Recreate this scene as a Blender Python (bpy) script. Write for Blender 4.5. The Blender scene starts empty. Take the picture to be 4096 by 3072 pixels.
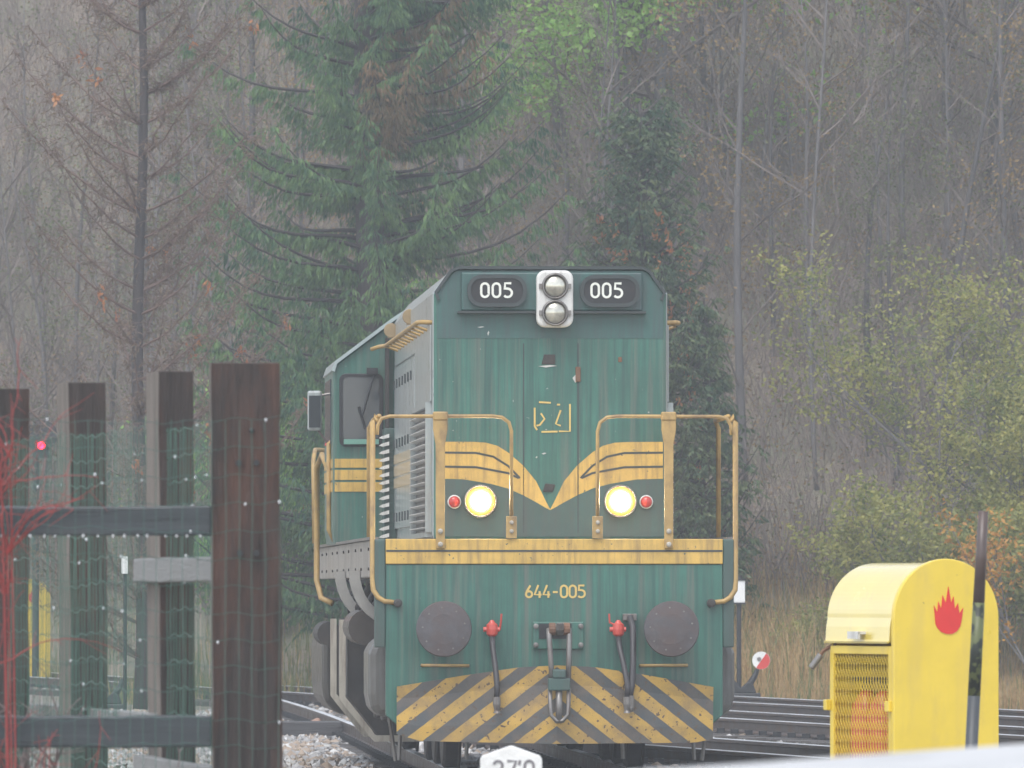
import bpy, math, random
from mathutils import Vector, Matrix, noise

S = bpy.context.scene
C = S.collection
R = math.radians

# ------------------------------------------------------------------ camera, sky, sun, exposure
CAMZ = 1.48                      # eye height above the rail head (z = 0)
cam_d = bpy.data.cameras.new('camera')
cam_d.sensor_width = 36.0
cam_d.lens = 307.6
cam_d.clip_start = 0.5
cam_d.clip_end = 2000
cam_d.dof.use_dof = True
cam_d.dof.focus_distance = 71.0
cam_d.dof.aperture_fstop = 15.0
cam = bpy.data.objects.new('camera', cam_d)
C.objects.link(cam)
cam.location = (0, 0, CAMZ)
cam.rotation_euler = (R(90 + 1.332), 0, 0)
S.camera = cam

SUN_EL, SUN_AZ = R(58), R(200)
w = bpy.data.worlds.new('World')
S.world = w
w.use_nodes = True
wn = w.node_tree
bg = wn.nodes['Background']
sky = wn.nodes.new('ShaderNodeTexSky')
sky.sky_type = 'NISHITA'
sky.sun_disc = False
sky.sun_elevation = SUN_EL
sky.sun_rotation = SUN_AZ
sky.air_density = 1.0
sky.dust_density = 1.5
sky.ozone_density = 1.0
hs = wn.nodes.new('ShaderNodeHueSaturation')      # overcast: a grey sky
hs.inputs['Saturation'].default_value = 0.42
wn.links.new(sky.outputs[0], hs.inputs['Color'])
wn.links.new(hs.outputs[0], bg.inputs[0])
bg.inputs[1].default_value = 0.15

sd = bpy.data.lights.new('sun', 'SUN')
sd.energy = 0.9
sd.angle = R(40)
sd.color = (1.0, 0.97, 0.93)
sun = bpy.data.objects.new('sun', sd)
C.objects.link(sun)
sv = Vector((math.sin(SUN_AZ) * math.cos(SUN_EL), math.cos(SUN_AZ) * math.cos(SUN_EL), math.sin(SUN_EL)))
sun.rotation_euler = sv.to_track_quat('Z', 'Y').to_euler()

S.view_settings.view_transform = 'Standard'
S.view_settings.look = 'None'
S.view_settings.gamma = 1.0
S.view_settings.exposure = 1.05
S.render.engine = 'CYCLES'
S.cycles.use_denoising = True
S.cycles.max_bounces = 5
S.cycles.volume_bounces = 1
S.cycles.transparent_max_bounces = 6

# ------------------------------------------------------------------ helpers
rnd = random.Random(7)


class MB:
    """collects polygons for ONE mesh object"""
    def __init__(s):
        s.v = []; s.f = []; s.m = []

    def add(s, vs, fs, mi=0):
        o = len(s.v)
        s.v.extend(tuple(p) for p in vs)
        for f in fs:
            s.f.append(tuple(i + o for i in f)); s.m.append(mi)

    def box(s, x0, x1, y0, y1, z0, z1, mi=0):
        s.add([(x0, y0, z0), (x1, y0, z0), (x1, y1, z0), (x0, y1, z0), (x0, y0, z1), (x1, y0, z1), (x1, y1, z1), (x0, y1, z1)],
              [(0, 3, 2, 1), (4, 5, 6, 7), (0, 1, 5, 4), (1, 2, 6, 5), (2, 3, 7, 6), (3, 0, 4, 7)], mi)

    def prism(s, poly, a0, a1, axis='y', mi=0):
        """extrude a 2-D polygon: axis y -> (x,z), axis x -> (y,z), axis z -> (x,y)"""
        def P(p, a):
            return {'y': (p[0], a, p[1]), 'x': (a, p[0], p[1]), 'z': (p[0], p[1], a)}[axis]
        n = len(poly)
        vs = [P(p, a0) for p in poly] + [P(p, a1) for p in poly]
        fs = [tuple(range(n)), tuple(range(2 * n - 1, n - 1, -1))]
        fs += [((i + 1) % n, i, n + i, n + (i + 1) % n) for i in range(n)]
        s.add(vs, fs, mi)

    def tube(s, pts, rad, n=8, cap=True, mi=0):
        pts = [Vector(p) for p in pts]
        k = len(pts)
        if not hasattr(rad, '__len__'):
            rad = [rad] * k
        vs = []; fs = []
        up = None
        for i, p in enumerate(pts):
            d = (pts[min(i + 1, k - 1)] - pts[max(i - 1, 0)])
            if d.length < 1e-9: d = Vector((0, 0, 1))
            d.normalize()
            if up is None:
                up = Vector((0, 0, 1)) if abs(d.z) < .9 else Vector((1, 0, 0))
            a = d.cross(up)
            if a.length < 1e-6: a = d.cross(Vector((0, 1, 0.01)))
            a.normalize(); b = a.cross(d); up = b
            for j in range(n):
                t = 2 * math.pi * j / n
                vs.append(p + (a * math.cos(t) + b * math.sin(t)) * rad[i])
        for i in range(k - 1):
            for j in range(n):
                fs.append((i * n + j, i * n + (j + 1) % n, (i + 1) * n + (j + 1) % n, (i + 1) * n + j))
        if cap:
            fs.append(tuple(range(n - 1, -1, -1))); fs.append(tuple((k - 1) * n + j for j in range(n)))
        s.add(vs, fs, mi)

    def cyl(s, p0, p1, r0, r1=None, n=16, mi=0):
        s.tube([p0, p1], [r0, r0 if r1 is None else r1], n, True, mi)

    def lathe(s, prof, o, axis='y', n=24, mi=0):
        """profile of (radius, offset) about an axis through o"""
        vs = []; fs = []
        for r, a in prof:
            for j in range(n):
                t = 2 * math.pi * j / n
                c, q = r * math.cos(t), r * math.sin(t)
                vs.append({'y': (o[0] + c, o[1] + a, o[2] + q), 'z': (o[0] + c, o[1] + q, o[2] + a), 'x': (o[0] + a, o[1] + c, o[2] + q)}[axis])
        for i in range(len(prof) - 1):
            for j in range(n):
                fs.append((i * n + j, i * n + (j + 1) % n, (i + 1) * n + (j + 1) % n, (i + 1) * n + j))
        fs.append(tuple(range(n - 1, -1, -1))); fs.append(tuple((len(prof) - 1) * n + j for j in range(n)))
        s.add(vs, fs, mi)

    def ribbon(s, pts, wd, y0, y1, close=False, plane='y', mi=0):
        """flat stroke of width wd along 2-D points, extruded y0..y1"""
        n = len(pts); L = []; Rr = []
        for i in range(n):
            if close:
                a = pts[(i - 1) % n]; b = pts[(i + 1) % n]
            else:
                a = pts[max(i - 1, 0)]; b = pts[min(i + 1, n - 1)]
            dx, dz = b[0] - a[0], b[1] - a[1]
            l = math.hypot(dx, dz) or 1
            nx, nz = -dz / l * wd / 2, dx / l * wd / 2
            L.append((pts[i][0] + nx, pts[i][1] + nz)); Rr.append((pts[i][0] - nx, pts[i][1] - nz))
        def P(p, a):
            return (p[0], a, p[1]) if plane == 'y' else (a, p[0], p[1])
        vs = []
        for i in range(n):
            vs += [P(L[i], y0), P(Rr[i], y0), P(L[i], y1), P(Rr[i], y1)]
        fs = []
        for i in range(n if close else n - 1):
            a = 4 * i; b = 4 * ((i + 1) % n)
            fs += [(a, a + 1, b + 1, b), (a + 2, b + 2, b + 3, a + 3), (a, b, b + 2, a + 2), (a + 1, a + 3, b + 3, b + 1)]
        if not close:
            e = 4 * (n - 1)
            fs += [(0, 2, 3, 1), (e, e + 1, e + 3, e + 2)]
        s.add(vs, fs, mi)

    def build(s, name, mats, parent=None, smooth=False, bevel=0, kind=None, label=None):
        me = bpy.data.meshes.new(name)
        me.from_pydata(s.v, [], s.f)
        if not isinstance(mats, (list, tuple)): mats = [mats]
        for m in mats: me.materials.append(m)
        if len(mats) > 1: me.polygons.foreach_set('material_index', s.m)
        if smooth: me.polygons.foreach_set('use_smooth', [True] * len(s.f))
        me.update()
        o = bpy.data.objects.new(name, me)
        C.objects.link(o)
        if parent: o.parent = parent
        if bevel:
            b = o.modifiers.new('bevel', 'BEVEL'); b.width = bevel; b.segments = 2; b.limit_method = 'ANGLE'; b.angle_limit = R(35)
            b.harden_normals = False
        if kind: o['kind'] = kind
        if label: o['label'] = label
        return o


def pieces(mbx, name, mats, parent=None, smooth=False, bevel=0):
    """link every separate island of a builder as an object of its own"""
    par = list(range(len(mbx.v)))
    def find(a):
        while par[a] != a:
            par[a] = par[par[a]]; a = par[a]
        return a
    for f in mbx.f:
        for i in f[1:]: par[find(i)] = find(f[0])
    groups = {}
    for k, f in enumerate(mbx.f): groups.setdefault(find(f[0]), []).append(k)
    out = []
    for fl in groups.values():
        q = MB(); idx = {}
        for k in fl:
            for i in mbx.f[k]:
                if i not in idx: idx[i] = len(q.v); q.v.append(mbx.v[i])
            q.f.append(tuple(idx[i] for i in mbx.f[k])); q.m.append(mbx.m[k])
        out.append(q.build(name, mats, parent, smooth, bevel))
    return out


def empty(name, loc=(0, 0, 0), rz=0):
    o = bpy.data.objects.new(name, None)
    o.location = loc; o.rotation_euler = (0, 0, rz)
    C.objects.link(o)
    return o


def tag(o, label, cat, group=None):
    o['label'] = label; o['category'] = cat
    if group: o['group'] = group
    return o


def copy_tree(o, parent=None):
    c = o.copy(); C.objects.link(c)
    if parent: c.parent = parent
    for ch in list(o.children):
        copy_tree(ch, c)
    return c


# ------------------------------------------------------------------ materials
def mat(name, col, rough=.55, var=.18, scale=6.0, stretch=(1, 1, 1), dirt=None, dirt_amt=.5, dirt_scale=3.0,
        dirt_stretch=(6, 6, .5), metal=0.0, coat=0.0, bump=0.0, bump_scale=40, rnd_obj=0.0, chips=None, dirt2=None, spec=.5, coat_rough=.15):
    m = bpy.data.materials.new(name); m.use_nodes = True
    t = m.node_tree; N = t.nodes; L = t.links
    b = N['Principled BSDF']
    tc = N.new('ShaderNodeTexCoord')
    def noise_of(sc, st, detail=6):
        mp = N.new('ShaderNodeMapping'); mp.inputs['Scale'].default_value = st
        L.new(tc.outputs['Object'], mp.inputs[0])
        n = N.new('ShaderNodeTexNoise'); n.inputs['Scale'].default_value = sc; n.inputs['Detail'].default_value = detail
        n.inputs['Roughness'].default_value = .65
        L.new(mp.outputs[0], n.inputs['Vector'])
        return n.outputs['Fac']
    def ramp(f, a, bb):
        r = N.new('ShaderNodeMapRange'); r.inputs[1].default_value = a; r.inputs[2].default_value = bb
        L.new(f, r.inputs[0]); return r.outputs[0]
    def mixc(f, a, bb):
        x = N.new('ShaderNodeMix'); x.data_type = 'RGBA'
        if isinstance(f, float): x.inputs['Factor'].default_value = f
        else: L.new(f, x.inputs['Factor'])
        for s_, k in ((a, 'A'), (bb, 'B')):
            inp = [i for i in x.inputs if i.name == k and i.type == 'RGBA'][0]
            if isinstance(s_, (tuple, list)): inp.default_value = (*s_[:3], 1)
            else: L.new(s_, inp)
        return [o for o in x.outputs if o.type == 'RGBA'][0]
    lo = tuple(c * (1 - var) for c in col); hi = tuple(min(1, c * (1 + var)) for c in col)
    n1 = noise_of(scale, stretch)
    colr = mixc(ramp(n1, .3, .7), lo, hi)
    if dirt:
        n2 = noise_of(dirt_scale, dirt_stretch)
        f = ramp(n2, .62 - dirt_amt * .35, .80 - dirt_amt * .1)
        colr = mixc(f, colr, dirt)
    if dirt2:
        colr = mixc(ramp(noise_of(dirt2[1], dirt2[2]), dirt2[3], dirt2[3] + .22), colr, dirt2[0])
    if chips:
        n3 = noise_of(chips[1], (1, 1, 1), 2)
        colr = mixc(ramp(n3, chips[2], chips[2] + .02), colr, chips[0])
    if rnd_obj:
        oi = N.new('ShaderNodeObjectInfo')
        h = N.new('ShaderNodeHueSaturation')
        v = N.new('ShaderNodeMapRange'); v.inputs[3].default_value = 1 - rnd_obj; v.inputs[4].default_value = 1 + rnd_obj
        L.new(oi.outputs['Random'], v.inputs[0]); L.new(v.outputs[0], h.inputs['Value']); L.new(colr, h.inputs['Color'])
        colr = h.outputs[0]
    L.new(colr, b.inputs['Base Color'])
    rr = N.new('ShaderNodeMapRange'); rr.inputs[1].default_value = .3; rr.inputs[2].default_value = .7
    rr.inputs[3].default_value = max(.04, rough * .75); rr.inputs[4].default_value = min(1, rough * 1.3)
    L.new(n1, rr.inputs[0]); L.new(rr.outputs[0], b.inputs['Roughness'])
    b.inputs['Metallic'].default_value = metal
    b.inputs['Specular IOR Level'].default_value = spec
    if coat:
        b.inputs['Coat Weight'].default_value = coat; b.inputs['Coat Roughness'].default_value = coat_rough
    if bump:
        nb = noise_of(bump_scale, stretch, 4)
        bp = N.new('ShaderNodeBump'); bp.inputs['Strength'].default_value = bump; bp.inputs['Distance'].default_value = .02
        L.new(nb, bp.inputs['Height']); L.new(bp.outputs[0], b.inputs['Normal'])
    return m


def leaf_mat(name, c1, c2, scale=1.3, transl=.3, fine=18.0):
    m = bpy.data.materials.new(name); m.use_nodes = True
    t = m.node_tree; N = t.nodes; L = t.links
    N.remove(N['Principled BSDF'])
    out = N['Material Output']
    tc = N.new('ShaderNodeTexCoord')
    n = N.new('ShaderNodeTexNoise'); n.inputs['Scale'].default_value = scale; n.inputs['Detail'].default_value = 3
    L.new(tc.outputs['Object'], n.inputs['Vector'])
    n2 = N.new('ShaderNodeTexNoise'); n2.inputs['Scale'].default_value = fine; n2.inputs['Detail'].default_value = 1
    L.new(tc.outputs['Object'], n2.inputs['Vector'])
    ad = N.new('ShaderNodeMath'); ad.operation = 'ADD'
    L.new(n.outputs['Fac'], ad.inputs[0]); L.new(n2.outputs['Fac'], ad.inputs[1])
    r = N.new('ShaderNodeMapRange'); r.inputs[1].default_value = .75; r.inputs[2].default_value = 1.25
    L.new(ad.outputs[0], r.inputs[0])
    x = N.new('ShaderNodeMix'); x.data_type = 'RGBA'
    L.new(r.outputs[0], x.inputs['Factor'])
    cols = [i for i in x.inputs if i.type == 'RGBA']
    cols[0].default_value = (*c1, 1); cols[1].default_value = (*c2, 1)
    oc = [o for o in x.outputs if o.type == 'RGBA'][0]
    d = N.new('ShaderNodeBsdfPrincipled'); d.inputs['Roughness'].default_value = .45; d.inputs['Specular IOR Level'].default_value = .35
    L.new(oc, d.inputs['Base Color'])
    tr = N.new('ShaderNodeBsdfTranslucent'); L.new(oc, tr.inputs[0])
    ms = N.new('ShaderNodeMixShader'); ms.inputs[0].default_value = transl
    L.new(d.outputs[0], ms.inputs[1]); L.new(tr.outputs[0], ms.inputs[2])
    L.new(ms.outputs[0], out.inputs['Surface'])
    return m


def emit(name, col, strength):
    m = bpy.data.materials.new(name); m.use_nodes = True
    b = m.node_tree.nodes['Principled BSDF']
    b.inputs['Base Color'].default_value = (*col, 1)
    b.inputs['Emission Color'].default_value = (*col, 1)
    b.inputs['Emission Strength'].default_value = strength
    return m


GREEN = mat('loco_green', (.034, .136, .102), .42, .26, 2.4, (1, 1, .7), dirt=(.020, .060, .052), dirt_amt=.62, dirt_scale=2.6,
            dirt_stretch=(9, 9, .30), coat=.25, coat_rough=.3, bump=.12, bump_scale=2.2, chips=((.35, .36, .33), 22, .75), dirt2=((.115, .135, .11), 2.0, (6, 6, .22), .50))
GREEN_TOP = mat('loco_dark_green', (.036, .108, .094), .45, .15, 3, dirt=(.05, .065, .07), dirt_amt=.6, dirt_scale=2, dirt_stretch=(7, 7, .5), coat=.2, coat_rough=.3)
GREEN_GREY = mat('loco_dirty_green', (.046, .092, .080), .5, .2, 3, dirt=(.062, .072, .064), dirt_amt=.55, dirt_scale=2, dirt_stretch=(8, 8, .4), coat=.1)
YEL = mat('loco_yellow', (.56, .36, .085), .5, .2, 5, dirt=(.24, .16, .07), dirt_amt=.40, dirt_scale=3, dirt_stretch=(7, 7, .5), coat=.15, chips=((.07, .10, .08), 26, .70))
YELS = mat('side_band_faded', (.46, .36, .22), .45, .12, 5, dirt=(.30, .27, .22), dirt_amt=.4, dirt_scale=3, coat=.3)
RAILYEL = mat('handrail_yellow', (.40, .26, .09), .55, .2, 8, dirt=(.13, .08, .05), dirt_amt=.35, dirt_scale=5, dirt_stretch=(1, 1, .6), coat=.2)
LINE = mat('line_dark', (.04, .05, .05), .5)
BLACK = mat('black_paint', (.018, .018, .02), .4)
DARK = mat('underframe_grime', (.032, .029, .027), .6, .4, 4, dirt=(.065, .052, .042), dirt_amt=.5, dirt_scale=2, dirt_stretch=(2, 2, 1), bump=.2, bump_scale=14)
SILL = mat('sill_grey', (.34, .315, .28), .5, .15, 4, dirt=(.10, .08, .065), dirt_amt=.45, dirt_scale=2, dirt_stretch=(4, 4, .5), coat=.15)
BEIGE = mat('flange_beige', (.40, .37, .31), .5, .15, 4, dirt=(.18, .13, .10), dirt_amt=.35)
SIDEG = mat('hood_side_sheen_grey', (.30, .335, .33), .32, .15, 4, (1, 1, .5), dirt=(.20, .19, .18), dirt_amt=.45, dirt_scale=2.5, dirt_stretch=(5, 5, .4), coat=.5, coat_rough=.2)  # roof's light grey paint; on the sides it paints in the wet sheen
STEEL = mat('worn_steel', (.20, .19, .18), .4, .2, 10, metal=.4, dirt=(.09, .055, .04), dirt_amt=.4)
BUFFER = mat('buffer_face', (.085, .080, .085), .5, .25, 9, dirt=(.10, .065, .055), dirt_amt=.6, dirt_scale=4, dirt_stretch=(1, 1, 1), dirt2=((.14, .13, .125), 11, (1, 1, 1), .60), metal=.15, bump=.15, bump_scale=20)
RUST = mat('rust', (.16, .085, .05), .75, .3, 9, bump=.2)
REDCOCK = mat('red_cock', (.52, .07, .05), .4, .15, coat=.3)
RUBBER = mat('rubber', (.045, .042, .045), .5, .2)
LAMPPLATE = mat('lamp_plate', (.62, .61, .58), .45, .08, 10, dirt=(.33, .32, .29), dirt_amt=.3)
WHITEDIG = mat('white_digits', (.72, .73, .66), .6, .08, 30, chips=((.1, .1, .1), 34, .70))
YELDIG = mat('yellow_digits', (.62, .44, .14), .55, .08, 30, chips=((.1, .13, .1), 50, .73))
REDLENS = mat('red_lens', (.45, .03, .02), .15, .1, coat=.6)
GLASS = mat('window_glass', (.026, .036, .046), .08, .1, 3, spec=.8, coat=.5, coat_rough=.03)
MIRROR = mat('mirror_back', (.014, .02, .024), .3)
LAMPGLASS = mat('lamp_glass', (.52, .50, .42), .12, .3, 14, metal=.65, coat=.8, coat_rough=.05)
GLOW = emit('lit_headlight', (1.0, .80, .48), 130)
HALO = emit('reflector_halo', (1.0, .42, .08), .60)  # orange emission added to give each headlight a warm halo
REDGLOW = emit('lit_signal_red', (1.0, .004, .02), 20)

WOOD = mat('sleeper_wood', (.040, .031, .028), .6, .6, 3, (14, 14, .7), dirt=(.125, .055, .036), dirt_amt=.48, dirt_scale=1.6, dirt_stretch=(2.6, 2.6, .7), bump=.7, bump_scale=9)
WOODLIT = mat('sleeper_wood_lit', (.20, .17, .145), .6, .25, 3, (12, 12, .8), dirt=(.07, .055, .045), dirt_amt=.5, dirt_scale=2, dirt_stretch=(6, 6, .6), bump=.5, bump_scale=9)  # lighter wood tone paints light onto each post's left side and top
BOARD = mat('board_wet', (.034, .042, .048), .33, .25, 3, (.8, 12, 12), dirt=(.06, .065, .068), dirt_amt=.4, dirt_scale=2, dirt_stretch=(.5, 6, 6), bump=.12, bump_scale=9)
BOARDG = mat('board_grey', (.22, .22, .215), .45, .2, 3, (6, 1, 12), bump=.4, bump_scale=9)
WIRE = mat('green_wire', (.045, .105, .085), .35, .15, coat=.4)
WATER = bpy.data.materials.new('water_drop'); WATER.use_nodes = True
_b = WATER.node_tree.nodes['Principled BSDF']
_b.inputs['Base Color'].default_value = (.95, .97, 1, 1); _b.inputs['Roughness'].default_value = .03; _b.inputs['IOR'].default_value = 1.33
_b.inputs['Transmission Weight'].default_value = .55; _b.inputs['Specular IOR Level'].default_value = 1.0
CABY = mat('cabinet_yellow', (.74, .54, .05), .35, .08, 3, dirt=(.60, .44, .10), dirt_amt=.36, dirt_scale=1.6, dirt_stretch=(3, 3, .6), coat=.6, coat_rough=.16, chips=((.25, .16, .05), 30, .75))
CABLID = mat('cabinet_lid_wet', (.74, .58, .11), .22, .06, 3, dirt=(.64, .50, .12), dirt_amt=.2, dirt_scale=3, coat=1.0, coat_rough=.22)
CABLID.node_tree.nodes['Principled BSDF'].inputs['Coat IOR'].default_value = 2.7
FLAME = mat('flame_red', (.66, .035, .03), .45, .08, 9)
CABIN = mat('cabinet_inside', (.05, .042, .025), .7)
EXTRED = mat('extinguisher_red', (.55, .05, .03), .3, .1, coat=.5)
WHITE = mat('white_paint', (.74, .74, .72), .5, .06, 6, dirt=(.55, .55, .53), dirt_amt=.25, dirt_scale=4, dirt_stretch=(1, 1, 1))
STONEW = mat('limewashed_stone', (.78, .78, .76), .6, .06, 9, dirt=(.50, .50, .48), dirt_amt=.28, dirt_scale=6, dirt_stretch=(1, 1, 1), bump=.3, bump_scale=30)
WALLW = mat('white_render', (.52, .52, .515), .55, .08, 5, dirt=(.37, .37, .365), dirt_amt=.42, dirt_scale=2.2, dirt_stretch=(3, .6, 1), bump=.25, bump_scale=25)
STONETXT = mat('stone_lettering', (.20, .19, .20), .7, .2, 20)
POLE = mat('pole_brown', (.085, .058, .05), .4, .2, 8, coat=.2)
POLEG = mat('pole_band', (.10, .115, .045), .45, .12, 12, chips=((.02, .025, .018), 17, .485))
POLED = mat('pole_grey', (.055, .06, .065), .4, .2, 8)
IRON = mat('black_iron', (.022, .023, .025), .45, .3)
RED = mat('red_paint', (.55, .05, .04), .45, .1)
VINE = mat('red_twig', (.30, .055, .05), .5, .3, 8)
VINEG = mat('grey_twig', (.20, .16, .15), .6, .3, 8)
RAILTOP = mat('rail_steel', (.62, .63, .64), .48, .12, 2, (1, .3, 1), metal=.55, spec=.8)
RAILSIDE = mat('rail_rusty', (.075, .060, .055), .5, .3, 4, dirt=(.12, .075, .05), dirt_amt=.4, dirt_scale=4, dirt_stretch=(1, 1, 1))
SLEEPER = mat('track_sleeper', (.075, .066, .060), .45, .35, 3, (1, 8, 8), bump=.5, bump_scale=10, rnd_obj=.25)
CONC = mat('concrete', (.42, .42, .40), .6, .12, 6, bump=.3)
BARK = mat('spruce_bark', (.055, .045, .042), .8, .3, 6, (3, 3, .6), bump=.6, bump_scale=12)
BARKG = mat('grey_bark', (.125, .115, .112), .8, .3, 4, (3, 3, .5), rnd_obj=.35)
TWIG = mat('grey_twigs', (.175, .142, .125), .8, .25, 2, rnd_obj=.3)
TWIGB = mat('brown_twigs', (.16, .105, .085), .8, .3, 2)

SPRUCE = leaf_mat('spruce_needles', (.024, .090, .050), (.150, .250, .080), .7, .32, 7)
SPRUCEB = leaf_mat('spruce_rusty', (.10, .095, .05), (.22, .14, .07), 1.5, .3, 8)
CON2 = leaf_mat('cypress_green', (.030, .085, .045), (.150, .185, .075), 1.6, .28, 9)
ORANGE = leaf_mat('orange_leaf', (.34, .12, .06), (.46, .22, .08), 3, .35)
LARCHT = leaf_mat('larch_brown', (.14, .10, .075), (.20, .145, .09), 1.5, .3)
LIME = leaf_mat('bright_green_leaf', (.17, .36, .07), (.36, .54, .14), 1.6, .4)
BUSH = leaf_mat('yellowing_leaf', (.15, .20, .065), (.50, .46, .14), 1.1, .5, 5)
BUSHO = leaf_mat('amber_leaf', (.44, .20, .04), (.58, .33, .07), 2.5, .4)
OCHRE = leaf_mat('ochre_leaf', (.24, .16, .07), (.34, .23, .09), 1.4, .4)
HILLLEAF = leaf_mat('brown_leaf', (.19, .13, .085), (.32, .22, .12), .9, .35)
HILLGREEN = leaf_mat('faded_green_leaf', (.11, .14, .06), (.20, .22, .09), .9, .35)
DRYG = leaf_mat('dry_grass', (.32, .20, .085), (.52, .37, .18), .8, .35)
GRASSG = leaf_mat('green_grass', (.11, .15, .05), (.22, .23, .09), .8, .35)

# ------------------------------------------------------------------ ground, hill, tracks
def gravel_mat(name, a, b, c, wet=.5):
    m = bpy.data.materials.new(name); m.use_nodes = True
    t = m.node_tree; N = t.nodes; L = t.links; p = N['Principled BSDF']
    tc = N.new('ShaderNodeTexCoord')
    v = N.new('ShaderNodeTexVoronoi'); v.inputs['Scale'].default_value = 18
    L.new(tc.outputs['Object'], v.inputs['Vector'])
    n = N.new('ShaderNodeTexNoise'); n.inputs['Scale'].default_value = .45; n.inputs['Detail'].default_value = 7; n.inputs['Roughness'].default_value = .7
    L.new(tc.outputs['Object'], n.inputs['Vector'])
    x = N.new('ShaderNodeMix'); x.data_type = 'RGBA'; L.new(v.outputs['Color'], x.inputs['Factor'])
    ci = [i for i in x.inputs if i.type == 'RGBA']; ci[0].default_value = (*a, 1); ci[1].default_value = (*b, 1)
    y = N.new('ShaderNodeMix'); y.data_type = 'RGBA'
    mr = N.new('ShaderNodeMapRange'); mr.inputs[1].default_value = .42; mr.inputs[2].default_value = .62
    L.new(n.outputs['Fac'], mr.inputs[0]); L.new(mr.outputs[0], y.inputs['Factor'])
    cj = [i for i in y.inputs if i.type == 'RGBA']
    L.new([o for o in x.outputs if o.type == 'RGBA'][0], cj[0]); cj[1].default_value = (*c, 1)
    L.new([o for o in y.outputs if o.type == 'RGBA'][0], p.inputs['Base Color'])
    p.inputs['Roughness'].default_value = wet
    bp = N.new('ShaderNodeBump'); bp.inputs['Strength'].default_value = .8; bp.inputs['Distance'].default_value = .04
    L.new(v.outputs['Distance'], bp.inputs['Height']); L.new(bp.outputs[0], p.inputs['Normal'])
    return m


GROUNDM = gravel_mat('yard_gravel', (.15, .14, .125), (.30, .285, .26), (.20, .16, .10), .5)
HILLM = gravel_mat('leaf_litter', (.17, .135, .11), (.28, .225, .165), (.18, .18, .12), .8)

GZ = -.24
mb = MB()
nx, ny = 40, 60
for j in range(ny + 1):
    for i in range(nx + 1):
        x = -80 + 160 * i / nx; y = -6 + 184 * j / ny
        mb.v.append((x, y, GZ + .03 * noise.noise((x * .21, y * .17, 3)) - .02))
for j in range(ny):
    for i in range(nx):
        a = j * (nx + 1) + i
        mb.f.append((a, a + 1, a + nx + 2, a + nx + 1)); mb.m.append(0)
g = mb.build('ground', GROUNDM, smooth=True, kind='structure')


def hill_start(x):
    t = max(0, min(1, (-3.5 - x) / 5)); t = t * t * (3 - 2 * t)
    return 136 + 24 * t


def hz(x, y):
    t = y - hill_start(x)
    s = 4.0
    k = s * math.log(1 + math.exp(max(-30, min(30, t / s))))
    z = -.75 + .60 * k + min(1, max(0, k / 6)) * (1.3 * noise.noise((x * .09, y * .09, 0)) + .5 * noise.noise((x * .3, y * .3, 5)))
    return min(z, 52)


mb = MB()
nx, ny = 130, 130
for j in range(ny + 1):
    for i in range(nx + 1):
        u = i / nx * 2 - 1; x = 80 * (0.3 * u + .7 * u ** 3); y = 118 + 122 * (j / ny) ** 1.4
        mb.v.append((x, y, hz(x, y) + .10 * noise.noise((x * 1.3, y * 1.3, 9))))
for j in range(ny):
    for i in range(nx):
        a = j * (nx + 1) + i
        mb.f.append((a, a + 1, a + nx + 2, a + nx + 1)); mb.m.append(0)
mb.build('hillside', HILLM, smooth=True, kind='structure')

RAIL_PROFILE = [(-.07, -.16), (.07, -.16), (.07, -.145), (.012, -.125), (.012, -.045), (.036, -.035), (.036, -.006), (.026, 0),
                (-.026, 0), (-.036, -.006), (-.036, -.035), (-.012, -.045), (-.012, -.125), (-.07, -.145)]
sl = MB(); sl.box(-1.28, 1.28, -.125, .125, -.30, -.163)
sleeper_mesh = None


def track(name, cx, y0, y1, sy0=None, sy1=None, step=2.0, label=None):
    """a pair of rails on sleepers along the centre line x = cx(y)"""
    global sleeper_mesh
    root = empty(name); root['kind'] = 'structure'
    if label: root['label'] = label
    ys = [y0 + (y1 - y0) * i / max(1, int((y1 - y0) / step)) for i in range(int((y1 - y0) / step) + 1)]
    for s in (-1, 1):
        m = MB(); n = len(RAIL_PROFILE); vs = []
        for y in ys:
            dx = (cx(y + .5) - cx(y - .5)); l = math.hypot(dx, 1); nxx, nyy = 1 / l, -dx / l
            for p in RAIL_PROFILE:
                o = s * .7535 + p[0]
                vs.append((cx(y) + nxx * o, y + nyy * o, p[1]))
        fs = []; mi = []
        for i in range(len(ys) - 1):
            for j in range(n):
                fs.append((i * n + j, i * n + (j + 1) % n, (i + 1) * n + (j + 1) % n, (i + 1) * n + j))
                mi.append(1 if j in (6, 7, 8) else 0)
        m.v = vs; m.f = fs; m.m = mi
        m.build('rail', [RAILSIDE, RAILTOP], root)
    fm = MB()
    y = y0 if sy0 is None else sy0
    ye = y1 if sy1 is None else sy1
    while y < ye:
        dx = (cx(y + .5) - cx(y - .5)); a = -math.atan(dx)
        if sleeper_mesh is None:
            o = sl.build('sleeper', SLEEPER, root, bevel=.012); sleeper_mesh = o
        else:
            o = sleeper_mesh.copy(); C.objects.link(o); o.parent = root
        o.location = (cx(y), y, rnd.uniform(-.012, 0)); o.rotation_euler = (0, 0, a + rnd.uniform(-.012, .012))
        l = math.hypot(dx, 1); nxx, nyy = 1 / l, -dx / l
        for s in (-1, 1):
            for q in (-.105, .105):
                oo = s * .7535 + q
                px, py = cx(y) + nxx * oo, y + nyy * oo
                fm.box(px - .045, px + .045, py - .055, py + .055, -.17, -.115)
        y += .62
    fm.build('fastening', IRON, root, kind='stuff')
    return root


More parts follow.
